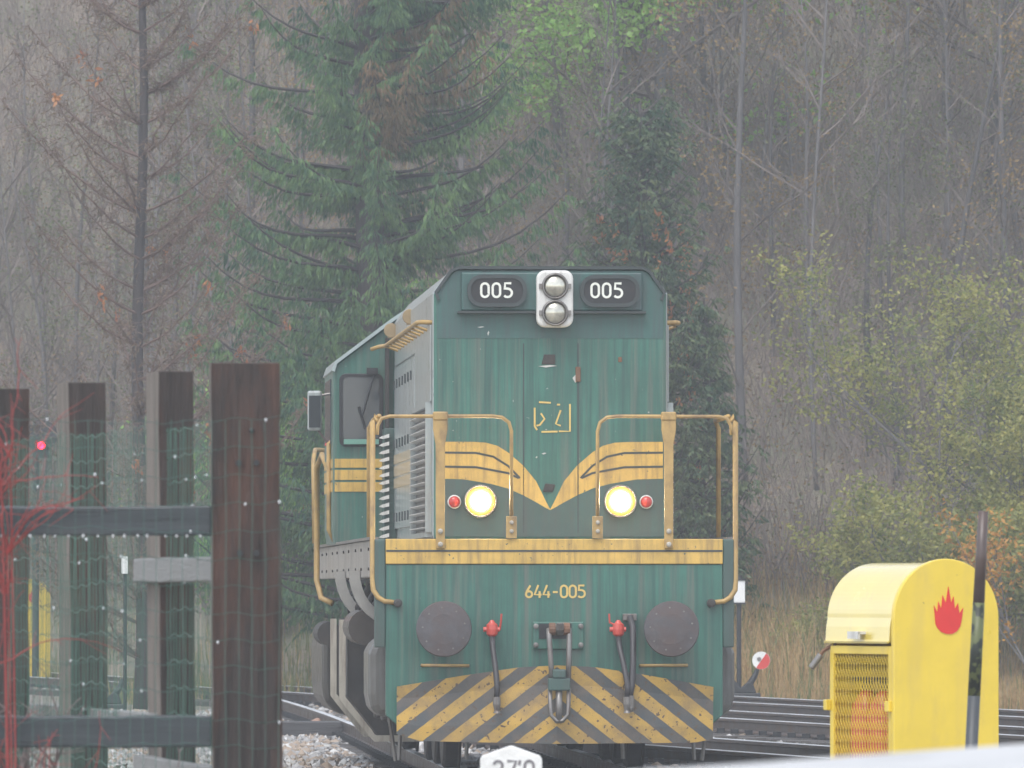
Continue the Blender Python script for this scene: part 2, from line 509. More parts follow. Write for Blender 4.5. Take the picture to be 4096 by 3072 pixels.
T1 = lambda y: .339 - .05196 * (y - 70) - (.0004 * (y - 90) ** 2 if y > 90 else 0)
track('railway_track', T1, 44, 135, 60, 118, label='track under the locomotive')
track('railway_track', lambda y: 2.49 - .227 * (y - 80.6), 58, 91, 62, 90)
track('railway_track', lambda y: 3.09 - .227 * (y - 100), 78, 158, 84, 150)
track('railway_track', lambda y: 3.52 - .227 * (y - 114), 86, 168, 92, 160)

# ballast stones
ICO = [(0, 0, 1)] + [(.894 * math.cos(2 * math.pi * i / 5), .894 * math.sin(2 * math.pi * i / 5), .447) for i in range(5)] + \
      [(.894 * math.cos(2 * math.pi * (i + .5) / 5), .894 * math.sin(2 * math.pi * (i + .5) / 5), -.447) for i in range(5)] + [(0, 0, -1)]
ICF = [(0, 1 + i, 1 + (i + 1) % 5) for i in range(5)] + [(1 + i, 6 + i, 1 + (i + 1) % 5) for i in range(5)] + \
      [(1 + (i + 1) % 5, 6 + i, 6 + (i + 1) % 5) for i in range(5)] + [(11, 6 + (i + 1) % 5, 6 + i) for i in range(5)]
BALLAST = [mat('ballast_pale', (.50, .49, .47), .45, .2, 5), mat('ballast_grey', (.29, .28, .27), .4, .25, 5), mat('ballast_brown', (.30, .235, .18), .5, .25, 5)]
mb = MB()
def stones(n, fx, smin=.025, smax=.062):
    for _ in range(n):
        x, y = fx()
        s = rnd.uniform(smin, smax)
        a = rnd.uniform(0, 6.28); ca, sa = math.cos(a), math.sin(a)
        k = (rnd.uniform(.8, 1.4), rnd.uniform(.7, 1.1), rnd.uniform(.55, .9))
        vs = []
        for p in ICO:
            q = [p[i] * k[i] * s * rnd.uniform(.8, 1.15) for i in range(3)]
            vs.append((x + q[0] * ca - q[1] * sa, y + q[0] * sa + q[1] * ca, GZ + .5 * s + rnd.uniform(-.01, .05) + q[2]))
        mb.add(vs, ICF, rnd.choice((0, 1, 1, 2, 2)))
stones(5200, lambda: (lambda y: (T1(y) - 1.05 - 2.6 * rnd.random() ** 1.4, y))(rnd.uniform(72, 118)))
stones(1500, lambda: (lambda y: (T1(y) + rnd.uniform(-.7, .7), y))(rnd.uniform(66, 120)))
stones(3600, lambda: (lambda y: (2.49 - .227 * (y - 80.6) + rnd.uniform(-1.6, 3.2), y))(rnd.uniform(66, 96)))
stones(3000, lambda: (lambda y: (3.3 - .227 * (y - 107) + rnd.uniform(-3, 3), y))(rnd.uniform(95, 155)))
mb.build('ballast', BALLAST, kind='stuff')

# ------------------------------------------------------------------ haze
mb = MB(); mb.box(-82, 82, -4, 242, -1.9, 66)
hzo = mb.build('haze', bpy.data.materials.new('haze'), kind='stuff')
hm = hzo.data.materials[0]; hm.use_nodes = True
hn = hm.node_tree; hn.nodes.remove(hn.nodes['Principled BSDF'])
pv = hn.nodes.new('ShaderNodeVolumePrincipled')
pv.inputs['Color'].default_value = (.87, .93, 1.0, 1)
pv.inputs['Density'].default_value = .00115
pv.inputs['Anisotropy'].default_value = .3
hn.links.new(pv.outputs[0], hn.nodes['Material Output'].inputs['Volume'])

# ------------------------------------------------------------------ locomotive (local: x right, y back, z up from rail head)
loco = empty('locomotive', (.339, 70, 0), math.atan(.05196))
tag(loco, 'green and yellow diesel locomotive with lit headlights, numbered 644-005, standing on the track', 'locomotive')


def arc(cx, cz, r, a0, a1, n=6):
    return [(cx + r * math.cos(R(a0 + (a1 - a0) * i / n)), cz + r * math.sin(R(a0 + (a1 - a0) * i / n))) for i in range(n + 1)]


def rrect(x0, x1, z0, z1, r, n=5):
    return arc(x1 - r, z1 - r, r, 0, 90, n) + arc(x0 + r, z1 - r, r, 90, 180, n) + arc(x0 + r, z0 + r, r, 180, 270, n) + arc(x1 - r, z0 + r, r, 270, 360, n)


def dens(pts, n=8):
    out = []
    for i in range(len(pts) - 1):
        for k in range(n):
            t = k / n; out.append((pts[i][0] * (1 - t) + pts[i + 1][0] * t, pts[i][1] * (1 - t) + pts[i + 1][1] * t))
    return out + [pts[-1]]


# frame and end plate
HF = .6                                                       # hood front
mb = MB(); mb.box(-1.45, 1.45, .06, 14.9, 1.56, 1.862); frame = mb.build('frame', SILL, loco, bevel=.01)
mb = MB()
for k in range(9):
    y = .9 + k * 1.55 + .2 * (k % 2)
    for z in (1.63, 1.79):
        mb.cyl((-1.449, y, z), (-1.462, y, z), .014, n=6); mb.cyl((1.449, y, z), (1.462, y, z), .014, n=6)
mb.build('bolt', DARK, frame, kind='stuff')
mb = MB(); mb.box(-1.475, -1.40, .2, 14.9, 1.862, 1.885); mb.box(1.40, 1.475, .2, 14.9, 1.862, 1.885); pieces(mb, 'walkway_edge', STEEL, frame)
mb = MB()
mb.prism([(-1.35, .46), (-1.2, .33), (1.2, .33), (1.35, .46), (1.35, 1.665), (-1.35, 1.665)], 0, .07)
endp = mb.build('end_plate', GREEN, loco, bevel=.008)
mb = MB(); mb.box(-1.35, 1.35, -.012, .07, 1.667, 1.868); band = mb.build('yellow_band', YEL, loco, bevel=.006)
mb = MB(); mb.box(-1.347, 1.347, -.016, -.011, 1.765, 1.780); mb.build('band_line', LINE, band)
mb = MB(); mb.box(-1.44, -1.352, .0, .07, 1.0, 1.865); mb.box(1.352, 1.44, .0, .07, 1.0, 1.865); pieces(mb, 'corner_post', GREEN_GREY, loco, bevel=.01)

# hood
def hood_profile(hw=.95, top=4.05, sh=3.85, tw=.79, z0=1.862):
    return [(-hw, z0), (hw, z0), (hw, sh), (hw - .03, sh + .05), (tw + .03, top - .03), (tw - .03, top), (-tw + .03, top), (-tw - .03, top - .03), (-hw + .03, sh + .05), (-hw, sh)]
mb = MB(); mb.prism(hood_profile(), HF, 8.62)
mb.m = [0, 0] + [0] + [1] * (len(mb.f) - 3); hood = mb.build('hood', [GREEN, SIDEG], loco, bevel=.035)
# darker, sooty upper panel of the nose
mb = MB()
pp = [(-.915, 3.49), (.915, 3.49), (.915, 3.84), (.89, 3.88), (.80, 4.0), (.76, 4.035), (-.76, 4.035), (-.80, 4.0), (-.89, 3.88), (-.915, 3.84)]
mb.prism(pp, HF - .004, HF + .01); mb.build('upper_panel', GREEN_TOP, hood)
mb = MB(); mb.ribbon([(-.90, 3.80), (-.925, 3.86), (-.80, 4.035), (-.74, 4.06), (.74, 4.06), (.80, 4.035), (.925, 3.86), (.90, 3.80)], .025, HF - .03, HF + .03)
mb.build('roof_lip', LINE, hood)
mb = MB()
mb.prism([(-.72, 3.71), (.74, 3.71), (.74, 4.02), (-.72, 4.02)], HF - .07, HF + .01)
nbx = mb.build('number_box', GREEN_TOP, hood, bevel=.012)
mb = MB(); mb.box(-.75, .77, HF - .10, HF, 3.69, 3.708); mb.build('ledge', LINE, hood)

# number boards
STROKES = {
    '0': [([*arc(.3, .7, .24, 0, 180, 8), *arc(.3, .3, .24, 180, 360, 8)], True)],
    '5': [([(.52, .95), (.12, .95), (.10, .56), (.2, .61), *arc(.29, .33, .27, 80, -90, 8), (.15, .08), (.07, .16)], False)],
    '6': [([*arc(.3, .29, .23, 0, 360, 14)[:-1]], True), ([(.40, .95), (.20, .62), (.09, .40)], False)],
    '4': [([(.34, .98), (.06, .26), (.58, .26)], False), ([(.44, .52), (.44, .02)], False)],
    '2': [([*arc(.3, .69, .24, 165, 0, 8), (.50, .52), (.08, .06), (.56, .06)], False)],
    '7': [([(.05, .94), (.54, .94), (.24, .02)], False)],
    '-': [([(.12, .45), (.48, .45)], False)],
    "'": [([(.14, .98), (.10, .72)], False)],
}


def text(mbx, s, x, z, h, yf, wd=.13, adv=.74, th=.006):
    for ch in s:
        for k, (pts, cl) in enumerate(STROKES[ch]):
            mbx.ribbon([(x + p[0] * h, z + p[1] * h) for p in pts], wd * h, yf - k * .002, yf + th, close=cl)
        x += adv * h * (.55 if ch == "'" else 1)
    return x


for cx in (-.435, .475):
    mb = MB(); mb.prism(rrect(cx - .225, cx + .225, 3.755, 3.985, .10), HF - .11, HF - .06); bx = mb.build('number_board', BLACK, loco, bevel=.006)
    mb = MB(); mb.ribbon(rrect(cx - .225, cx + .225, 3.755, 3.985, .10), .03, HF - .125, HF - .10, close=True); mb.build('rim', LINE, bx)
    mb = MB(); text(mb, '005', cx - .135 + (.0 if cx < 0 else -.02), 3.812, .125, HF - .114, .15); mb.build('lettering', WHITEDIG, bx)

# twin top lamps (unlit) on a pale plate
mb = MB(); mb.prism(rrect(-.118, .178, 3.575, 4.035, .07), HF - .17, HF - .05); tl = mb.build('lamp_plate', LAMPPLATE, loco, bevel=.02)
for z in (3.905, 3.69):
    mb = MB(); mb.lathe([(.103, .0), (.108, -.02), (.100, -.035), (.092, -.035), (.090, -.01)], (.03, HF - .165, z), 'y', 28)
    mb.build('lamp_rim', STEEL, tl, smooth=True)
    mb = MB(); mb.lathe([(.091, -.012), (.075, -.028), (.05, -.04), (.02, -.047), (.001, -.048)], (.03, HF - .165, z), 'y', 28)
    mb.build('lamp_lens', LAMPGLASS, tl, smooth=True)
    mb = MB()
    for sx in (-1, 1):
        mb.box(.03 + sx * .118 - .012, .03 + sx * .118 + .012, HF - .195, HF - .165, z - .02, z + .02)
    pieces(mb, 'lamp_clip', STEEL, tl)

# nose door seams, latches, chips
mb = MB()
for x in (-.215, .225):
    mb.box(x - .005, x + .005, HF - .0035, HF + .01, 1.92, 3.45)
pieces(mb, 'door_seam', LINE, hood)
mb = MB(); mb.prism([(-.07, 3.28), (.04, 3.28), (.04, 3.36), (-.05, 3.36)], HF - .012, HF + .01); mb.prism([(-.06, 2.25), (.02, 2.25), (.04, 2.31), (-.04, 2.32)], HF - .014, HF + .01)
pieces(mb, 'latch', DARK, hood, bevel=.004)
mb = MB()
for (x, z, wx, wz) in ((-.02, 3.265, .075, .010), (.21, 3.17, .03, .04), (-.56, 3.58, .03, .006), (-.50, 3.53, .008, .02), (-.05, 2.56, .02, .008), (-.11, 2.53, .008, .008)):
    mb.prism([(x - wx, z), (x - wx * .2, z - wz), (x + wx, z + wz * .3), (x + wx * .3, z + wz)], HF - .0065, HF + .005)
pieces(mb, 'paint_chip', mat('bare_metal_chip', (.50, .50, .47), .6), hood)
mb = MB(); mb.box(.205, .245, HF - .02, HF, 3.14, 3.26); mb.box(.55, .58, HF - .012, HF, 3.30, 3.34); pieces(mb, 'hinge', RUST, hood, bevel=.004)

# painted chevron bands on the nose
UP = [(-.912, 2.655), (-.62, 2.654), (-.52, 2.648), (-.425, 2.622), (-.343, 2.571), (-.216, 2.462), (-.112, 2.335), (-.03, 2.165), (0, 2.11)]
LO = [(-.912, 2.358), (-.70, 2.352), (-.478, 2.315), (-.343, 2.279), (-.216, 2.223), (-.10, 2.160), (-.035, 2.122), (0, 2.105)]
def itp(pl, x):
    for a, b in zip(pl, pl[1:]):
        if a[0] <= x <= b[0]:
            t = (x - a[0]) / (b[0] - a[0]); return a[1] + (b[1] - a[1]) * t
    return pl[-1][1]
xs = sorted({p[0] for p in UP} | {p[0] for p in LO})
for sg in (-1, 1):
    m = MB()
    poly = [(-sg * x * -1 * -1, itp(UP, x)) for x in xs] + [(-sg * x * -1 * -1, itp(LO, x)) for x in reversed(xs)]
    vs = []; fs = []
    for x in xs:
        for yy in (HF - .0035, HF + .004):
            vs.append((sg * -x if sg > 0 else x, yy, itp(UP, x))); vs.append((sg * -x if sg > 0 else x, yy, itp(LO, x)))
    for i in range(len(xs) - 1):
        a, b = 4 * i, 4 * (i + 1)
        fs += [(a, a + 1, b + 1, b), (a + 2, b + 2, b + 3, a + 3), (a, b, b + 2, a + 2), (a + 1, a + 3, b + 3, b + 1)]
    m.add(vs, fs); st = m.build('nose_band', YEL, loco)
    l1 = [(-.912, 2.568), (-.60, 2.565), (-.46, 2.535), (-.34, 2.46), (-.245, 2.362)]
    l2 = [(-.912, 2.455), (-.60, 2.450), (-.46, 2.425), (-.34, 2.402), (-.255, 2.362)]
    m = MB()
    for k, l in enumerate((l1, l2)):
        m.ribbon([(p[0] * (-1 if sg > 0 else 1), p[1]) for p in dens(l, 3)], .017, HF - .0055 - k * .001, HF)
    m.build('nose_line', LINE, st)
# grimy strip of the nose below the bands
mb = MB()
lo2 = [(-.912, 1.89)] + [(x, itp(LO, x) - .006) for x in xs] + [(-x, itp(LO, x) - .006) for x in reversed(xs[:-1])] + [(.912, 1.89)]
vs = []; fs = []
xs2 = sorted(set(xs + [-x for x in xs]))
for x in xs2:
    zt = itp(LO, -abs(x)) - .006
    vs += [(x, HF - .0022, 1.89), (x, HF - .0022, zt), (x, HF + .01, zt)]
for i in range(len(xs2) - 1):
    a = 3 * i; b = a + 3
    fs += [(a, b, b + 1, a + 1), (a + 1, b + 1, b + 2, a + 2)]
mb.add(vs, fs); mb.build('lower_panel', GREEN_GREY, hood)
# emblem remains
mb = MB(); yf = HF - .006
for pts in ([(-.125, 2.93), (-.125, 2.78), (-.105, 2.75)], [(-.09, 2.975), (.005, 2.97)], [(.16, 2.96), (.16, 2.74), (.07, 2.74)], [(-.07, 2.735), (.06, 2.738)],
            [(-.075, 2.885), (-.045, 2.84), (-.085, 2.79), (-.11, 2.785)], [(.085, 2.91), (.045, 2.80), (.085, 2.785)], [(.055, 2.955), (.08, 2.955)]):
    mb.ribbon(pts, .014, yf, HF)
mb.build('emblem', YELDIG, hood)

# side of the hood: doors, louvres, stripes
for sx in (-1, 1):
    m = MB()
    y = 3.75
    for k in range(7):
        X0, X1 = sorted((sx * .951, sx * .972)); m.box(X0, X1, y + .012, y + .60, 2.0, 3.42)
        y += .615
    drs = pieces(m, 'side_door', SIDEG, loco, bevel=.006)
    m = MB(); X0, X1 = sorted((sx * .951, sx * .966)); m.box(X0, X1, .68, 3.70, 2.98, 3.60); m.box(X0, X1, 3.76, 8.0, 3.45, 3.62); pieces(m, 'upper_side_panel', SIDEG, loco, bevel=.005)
    m = MB(); X0, X1 = sorted((sx * .951, sx * .957)); m.box(X0, X1, .76, 3.66, 1.93, 2.93); gr = m.build('radiator_grille', BLACK, loco)
    m = MB()
    for k in range(16):
        z = 1.95 + k * .061
        m.prism([(sx * .955, z), (sx * 1.015, z + .012), (sx * 1.015, z + .017), (sx * .955, z + .010)], .80, 3.62)
    pieces(m, 'slat', LAMPPLATE, gr)
    m = MB()
    for (a, b) in ((1.885, 1.925), (2.935, 2.975)):
        X0, X1 = sorted((sx * .951, sx * 1.004)); m.box(X0, X1, .72, 3.70, a, b)
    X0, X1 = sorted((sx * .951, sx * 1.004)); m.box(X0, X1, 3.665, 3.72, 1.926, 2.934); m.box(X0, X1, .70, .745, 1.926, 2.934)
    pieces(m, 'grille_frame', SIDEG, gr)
    m = MB(); X0, X1 = sorted((sx * .973, sx * .977))
    for (a, b) in ((2.36, 2.445), (2.465, 2.555), (2.575, 2.655)): m.box(X0, X1, 3.76, 8.05, a, b)
    pieces(m, 'side_band', YELS, loco)
    m = MB(); X0, X1 = sorted((sx * .973, sx * .984))
    for k in range(7):
        for z in (2.10, 2.75, 3.28): m.box(X0, X1, 3.75 + k * .615 + .50, 3.75 + k * .615 + .56, z - .04, z + .04)
    pieces(m, 'door_latch', LINE, loco)
    # louvred equipment cabinet against the cab
    m = MB(); X0, X1 = sorted((sx * .951, sx * 1.06)); m.box(X0, X1, 8.05, 8.6, 1.88, 2.90); cb = m.build('equipment_cabinet', GREEN_GREY, loco, bevel=.008)
    m = MB()
    for k in range(14):
        z = 1.93 + k * .068
        m.prism([(sx * 1.02, z), (sx * 1.075, z - .012), (sx * 1.11, z - .004), (sx * 1.085, z + .014), (sx * 1.02, z + .034)], 7.98, 8.046)
    pieces(m, 'louvre', LAMPPLATE, cb)
    # roof-edge hand rail with its brackets
    m = MB(); m.tube([(sx * .93, .72, 3.62), (sx * 1.03, .76, 3.625), (sx * 1.06, .9, 3.625), (sx * 1.06, 7.7, 3.625), (sx * 1.12, 7.9, 3.62), (sx * 1.18, 7.95, 3.60)], .019, 8)
    hr = m.build('roof_rail', BEIGE if False else RAILYEL, loco, smooth=True)
    m = MB()
    for k in range(10):
        y = 1.3 + k * .68; m.cyl((sx * .94, y, 3.565), (sx * 1.065, y, 3.61), .013, n=6)
    pieces(m, 'bracket', RAILYEL, hr)
    # lifting lugs
    for (y, x, z) in ((5.0, .955, 3.80), (8.35, .99, 3.78)):
        m = MB(); m.lathe([(.062, -.02), (.066, 0), (.062, .02), (.03, .022), (.026, -.022)], (sx * x, y, z), 'y', 18); m.box(sx * x - .03, sx * x + .05, y - .012, y + .012, z - .07, z - .04)
        m.build('lifting_lug', RUST if False else mat('lug_ochre', (.30, .22, .12), .6, .2), loco, smooth=False)

# headlights and marker lamps on the nose
for sx in (-1, 1):
    m = MB(); m.lathe([(.13, .0), (.135, -.05), (.128, -.07), (.118, -.05)], (sx * .565, HF, 2.175), 'y', 24); hl = m.build('headlight', STEEL, loco, smooth=True)
    m = MB(); m.lathe([(.118, -.055), (.10, -.062), (.072, -.066)], (sx * .565, HF, 2.175), 'y', 28); m.build('reflector', HALO, hl, smooth=True, label='reflector ring with orange halo glow put in')
    m = MB(); m.lathe([(.078, -.066), (.07, -.08), (.04, -.09), (.002, -.094)], (sx * .565, HF, 2.175), 'y', 24); m.build('lens', GLOW, hl, smooth=True, label='lit warm white lens')
    ld = bpy.data.lights.new('headlight_beam', 'SPOT'); ld.energy = 350; ld.color = (1.0, .72, .40); ld.spot_size = R(50); ld.spot_blend = 1.0; ld.shadow_soft_size = .08
    lo_ = bpy.data.objects.new('headlight_beam', ld); C.objects.link(lo_); lo_.parent = loco
    lo_.location = (sx * .565, HF - .14, 2.175); lo_.rotation_euler = (R(90), 0, 0)
    lo_.rotation_euler = Vector((0, 1, 0)).to_track_quat('Z', 'Y').to_euler()
    m = MB(); m.lathe([(.055, .0), (.056, -.03), (.050, -.04)], (sx * .775, HF, 2.17), 'y', 18); mk = m.build('marker_lamp', LAMPPLATE, loco, smooth=True)
    m = MB(); m.lathe([(.049, -.03), (.045, -.05), (.025, -.065), (.002, -.07)], (sx * .775, HF, 2.17), 'y', 18); m.build('lens', REDLENS, mk, smooth=True)

# front railings
for sx in (-1, 1):
    rail = empty('railing'); rail.parent = loco
    m = MB()
    pts = [(sx * 1.42, -.02, 2.70), (sx * 1.415, -.02, 2.775), (sx * 1.385, -.02, 2.83), (sx * 1.32, -.02, 2.848), (sx * .50, -.02, 2.85), (sx * .42, -.02, 2.84), (sx * .365, -.02, 2.80), (sx * .345, -.02, 2.73), (sx * .345, -.02, 1.90)]
    m.tube(pts, .0145, 8); m.build('top_rail', RAILYEL, rail, smooth=True)
    m = MB(); m.prism([(sx * .345 - .042, 1.872), (sx * .345 + .042, 1.872), (sx * .345 + .042, 2.05), (sx * .345 - .042, 2.05)], -.035, -.003); fb = m.build('foot_bracket', RAILYEL, rail, bevel=.004)
    m = MB()
    for z in (1.93, 2.0): m.lathe([(.017, 0), (.017, -.016), (.008, -.02)], (sx * .345, -.035, z), 'y', 8)
    pieces(m, 'bolt', BEIGE, rail)
    x = sx * .915
    m = MB(); m.prism([(x - .035, 1.79), (x + .035, 1.79), (x + .038, 2.62), (x + .058, 2.74), (x + .058, 2.83), (x - .058, 2.83), (x - .058, 2.74), (x - .038, 2.62)], -.045, -.018); ps = m.build('post', RAILYEL, rail, bevel=.006)
    m = MB(); m.box(x - .06, x + .06, -.055, .02, 2.815, 2.885); m.build('clamp', RAILYEL, rail, bevel=.012)
    m = MB()
    for z in (1.825, 1.93): m.lathe([(.021, 0), (.021, -.016), (.010, -.022)], (x, -.045, z), 'y', 8)
    pieces(m, 'bolt', BEIGE, rail)
    # step grab rail down the corner
    m = MB()
    m.tube([(sx * 1.40, .03, 2.79), (sx * 1.443, .03, 2.85), (sx * 1.455, .03, 2.80), (sx * 1.455, .02, 1.55), (sx * 1.45, .0, 1.46), (sx * 1.41, -.01, 1.40), (sx * 1.36, -.02, 1.37), (sx * 1.24, -.02, 1.355)], [.017, .022, .023, .021, .021, .021, .02, .02], 8)
    m.build('grab_rail', RAILYEL, rail, smooth=True)
    m = MB(); m.lathe([(.035, .0), (.035, -.07), (.02, -.075)], (sx * 1.255, .0, 1.355), 'y', 10); m.build('grab_foot', DARK, rail)
    m = MB(); m.tube([(sx * 1.43, 1.5, 1.88), (sx * 1.43, 1.5, 2.78), (sx * 1.40, 1.45, 2.84), (sx * 1.40, .06, 2.85)], .02, 8); m.build('side_stanchion', RAILYEL, rail, smooth=True)

# number on the end plate
mb = MB(); text(mb, '644-005', -.235, 1.395, .106, -.006, .15, .66); mb.build('number_lettering', YELDIG, endp)

# buffers, coupling, hoses
for sx in (-1, 1):
    m = MB(); m.lathe([(.15, .0), (.15, -.12), (.115, -.125), (.115, -.44), (.09, -.45)], (sx * .905, 0, 1.15), 'y', 24); bf = m.build('buffer', DARK, loco, smooth=False)
    m = MB(); m.lathe([(.10, -.44), (.215, -.455), (.222, -.475), (.215, -.487), (.12, -.497), (.002, -.50)], (sx * .905, 0, 1.15), 'y', 40); m.build('buffer_head', BUFFER, bf, smooth=False)
    m = MB()
    for k in range(9):
        a = R(40 * k + 15); m.lathe([(.008, .0), (.008, -.008)], (sx * .905 + .17 * math.cos(a), -.487, 1.15 + .17 * math.sin(a)), 'y', 6)
    m.build('rivet', STEEL, bf, kind='stuff')
    m = MB(); m.tube([(sx * .69, -.0, .855), (sx * .69, -.07, .855), (sx * 1.06, -.07, .858), (sx * 1.06, 0, .858)], .0145, 6); m.build('shunter_handle', RAILYEL, loco, smooth=True)
for sx, k in ((-1, 0), (1, 1)):
    x = sx * .505
    m = MB(); m.lathe([(.03, -.055), (.045, -.04), (.05, 0), (.045, .04), (.03, .05), (.012, .075)], (x, -.12, 1.145), 'z', 12)
    m.cyl((x - .07, -.12, 1.145), (x + .06, -.12, 1.145), .02, n=8); m.cyl((x, -.12, 1.145), (x, 0, 1.145), .03, n=8)
    m.tube([(x + .06, -.12, 1.14), (x + .07 * (1 if k == 0 else -1), -.13, 1.20), (x + .075 * (1 if k == 0 else -1), -.13, 1.27)], .009, 6)
    ck = m.build('brake_cock', REDCOCK, loco, smooth=False)
    m = MB(); e = .03 if k == 0 else .06
    m.tube([(x, -.12, 1.10), (x + e * .1, -.18, 1.0), (x + e * .6, -.28, .85), (x + e, -.33, .70), (x + e * .9, -.34, .60)], .023, 8); m.build('hose', RUBBER, ck, smooth=True)
    m = MB(); m.lathe([(.03, .0), (.032, -.06), (.02, -.11), (.03, -.13)], (x + e * .9, -.34, .61), 'z', 10); m.build('hose_coupling', STEEL, ck)
m = MB(); m.tube([(.60, -.03, 1.24), (.60, -.10, 1.24), (.62, -.15, 1.16), (.615, -.25, .9), (.60, -.31, .70), (.58, -.32, .60)], .026, 8); h2 = m.build('spare_hose', RUBBER, loco, smooth=True)
m = MB(); m.box(.545, .655, -.09, 0, 1.215, 1.27); m.build('hose_bracket', STEEL, h2, bevel=.006)
m = MB(); m.lathe([(.033, 0), (.033, -.10), (.022, -.13)], (.585, -.32, .62), 'z', 10); m.build('hose_coupling', STEEL, h2)
m = MB(); m.box(-.175, .235, -.03, 0, .985, 1.205); dp = m.build('coupling_plate', GREEN, loco, bevel=.008)
m = MB()
for x in (-.15, .21):
    for z in (1.02, 1.17): m.lathe([(.022, 0), (.022, -.016), (.01, -.02)], (x, -.03, z), 'y', 8)
pieces(m, 'bolt', STEEL, dp)
m = MB(); m.box(-.125, .135, -.036, -.031, 1.07, 1.19); m.build('draw_slot', BLACK, dp)
m = MB(); m.prism([(-.036, 1.10), (-.38, 1.10), (-.45, 1.14), (-.48, 1.20), (-.44, 1.20), (-.41, 1.165), (-.35, 1.175), (-.036, 1.19)], -.01, .05, 'x'); m.build('draw_hook', STEEL, loco, bevel=.01)
m = MB()
for x in (-.065, .095):
    m.tube([(x, -.38, 1.15), (x, -.41, 1.1), (x * .9 + .005, -.43, .9), (x * .8 + .01, -.43, .74)], .022, 8)
cp = m.build('screw_coupling', STEEL, loco, smooth=True)
m = MB(); m.lathe([(.05, 0), (.05, .05)], (-.065, -.39, 1.15), 'x', 12); m.lathe([(.05, 0), (.05, .05)], (.05, -.39, 1.15), 'x', 12); pieces(m, 'trunnion', RUST, cp)
m = MB(); m.box(-.075, .10, -.47, -.39, .66, .76); m.box(-.04, .065, -.48, -.38, .76, .83); m.build('coupling_nut', GREEN_GREY, cp, bevel=.01)
m = MB(); m.cyl((.012, -.43, .66), (.012, -.43, .40), .028, n=10); m.tube([(-.06, -.43, .68), (-.055, -.44, .47), (-.01, -.44, .42), (.04, -.44, .42), (.085, -.44, .47), (.09, -.43, .68)], .018, 8); m.build('coupling_link', STEEL, cp, smooth=True)

# snow plough with chevrons
PL = bpy.data.materials.new('plough_chevrons'); PL.use_nodes = True
t = PL.node_tree; N = t.nodes; L = t.links; pb = N['Principled BSDF']
tc = N.new('ShaderNodeTexCoord'); sx_ = N.new('ShaderNodeSeparateXYZ'); L.new(tc.outputs['Object'], sx_.inputs[0])
def mth(op, a, b=None, c=None):
    n = N.new('ShaderNodeMath'); n.operation = op
    for i, v in enumerate((a, b, c)):
        if v is None: continue
        if isinstance(v, (int, float)): n.inputs[i].default_value = v
        else: L.new(v, n.inputs[i])
    return n.outputs[0]
wob = N.new('ShaderNodeTexNoise'); wob.inputs['Scale'].default_value = 14; wob.inputs['Detail'].default_value = 5; L.new(tc.outputs['Object'], wob.inputs['Vector'])
ss = mth('MULTIPLY_ADD', mth('ABSOLUTE', sx_.outputs[0]), .78, sx_.outputs[2])
ss = mth('ADD', ss, mth('MULTIPLY', mth('SUBTRACT', wob.outputs['Fac'], .5), .012))
fr = mth('FRACT', mth('DIVIDE', mth('SUBTRACT', 1.2045 + 2.35, ss), .235))
isy = mth('LESS_THAN', fr, .52)
dn = N.new('ShaderNodeTexNoise'); dn.inputs['Scale'].default_value = 3.2; dn.inputs['Detail'].default_value = 8; dn.inputs['Roughness'].default_value = .7; L.new(tc.outputs['Object'], dn.inputs['Vector'])
def mixn(f, a, b):
    x = N.new('ShaderNodeMix'); x.data_type = 'RGBA'; L.new(f, x.inputs['Factor'])
    ci = [i for i in x.inputs if i.type == 'RGBA']
    for s_, q in zip((a, b), ci):
        if isinstance(s_, tuple): q.default_value = (*s_, 1)
        else: L.new(s_, q)
    return [o for o in x.outputs if o.type == 'RGBA'][0]
mrg = N.new('ShaderNodeMapRange'); mrg.inputs[1].default_value = .40; mrg.inputs[2].default_value = .72; L.new(dn.outputs['Fac'], mrg.inputs[0])
colp = mixn(isy, (.085, .095, .10), (.56, .35, .08))
colp = mixn(mth('MULTIPLY', mrg.outputs[0], .85), colp, (.19, .145, .11))
spk = N.new('ShaderNodeTexNoise'); spk.inputs['Scale'].default_value = 30; spk.inputs['Detail'].default_value = 3; L.new(tc.outputs['Object'], spk.inputs['Vector'])
colp = mixn(mth('GREATER_THAN', spk.outputs['Fac'], .645), colp, (.12, .085, .06))
L.new(colp, pb.inputs['Base Color']); pb.inputs['Roughness'].default_value = .5
mb = MB()
top = [(-1.265, .69), (-.73, .78), (-.29, .845), (0, .86), (.29, .848), (.73, .78), (1.265, .685)]
bot = [(-1.265, .31), (-1.08, .255), (0, .235), (1.12, .24), (1.265, .27)]
vs = []; fs = []
for i in range(41):
    x = -1.265 + 2.53 * i / 40
    yf = -.10 - .24 * (1 - abs(x) / 1.265); zt, zb = itp(top, x), itp(bot, x)
    for k in range(5):
        z = zb + (zt - zb) * k / 4; cv = .07 * (abs(k / 4 - .5) * 2) ** 2 * (1 if k > 2 else -.6)
        vs.append((x, yf - cv * .6, z)); vs.append((x, yf - cv * .6 + .02, z))
for i in range(40):
    for k in range(4):
        a = i * 10 + k * 2; b = a + 10
        fs += [(a, b, b + 2, a + 2), (a + 1, a + 3, b + 3, b + 1)]
    a = i * 10; b = a + 10
    fs += [(a, a + 1, b + 1, b), (a + 8, b + 8, b + 9, a + 9)]
fs += [(0, 2, 3, 1), (2, 4, 5, 3), (4, 6, 7, 5), (6, 8, 9, 7)]
mb.add(vs, fs); plo = mb.build('snow_plough', PL, loco, smooth=False)
mb = MB()
for x in (-1.1, -.5, .5, 1.1): mb.box(x - .04, x + .04, -.06, .3, .40, .52)
pieces(mb, 'plough_bracket', DARK, plo)

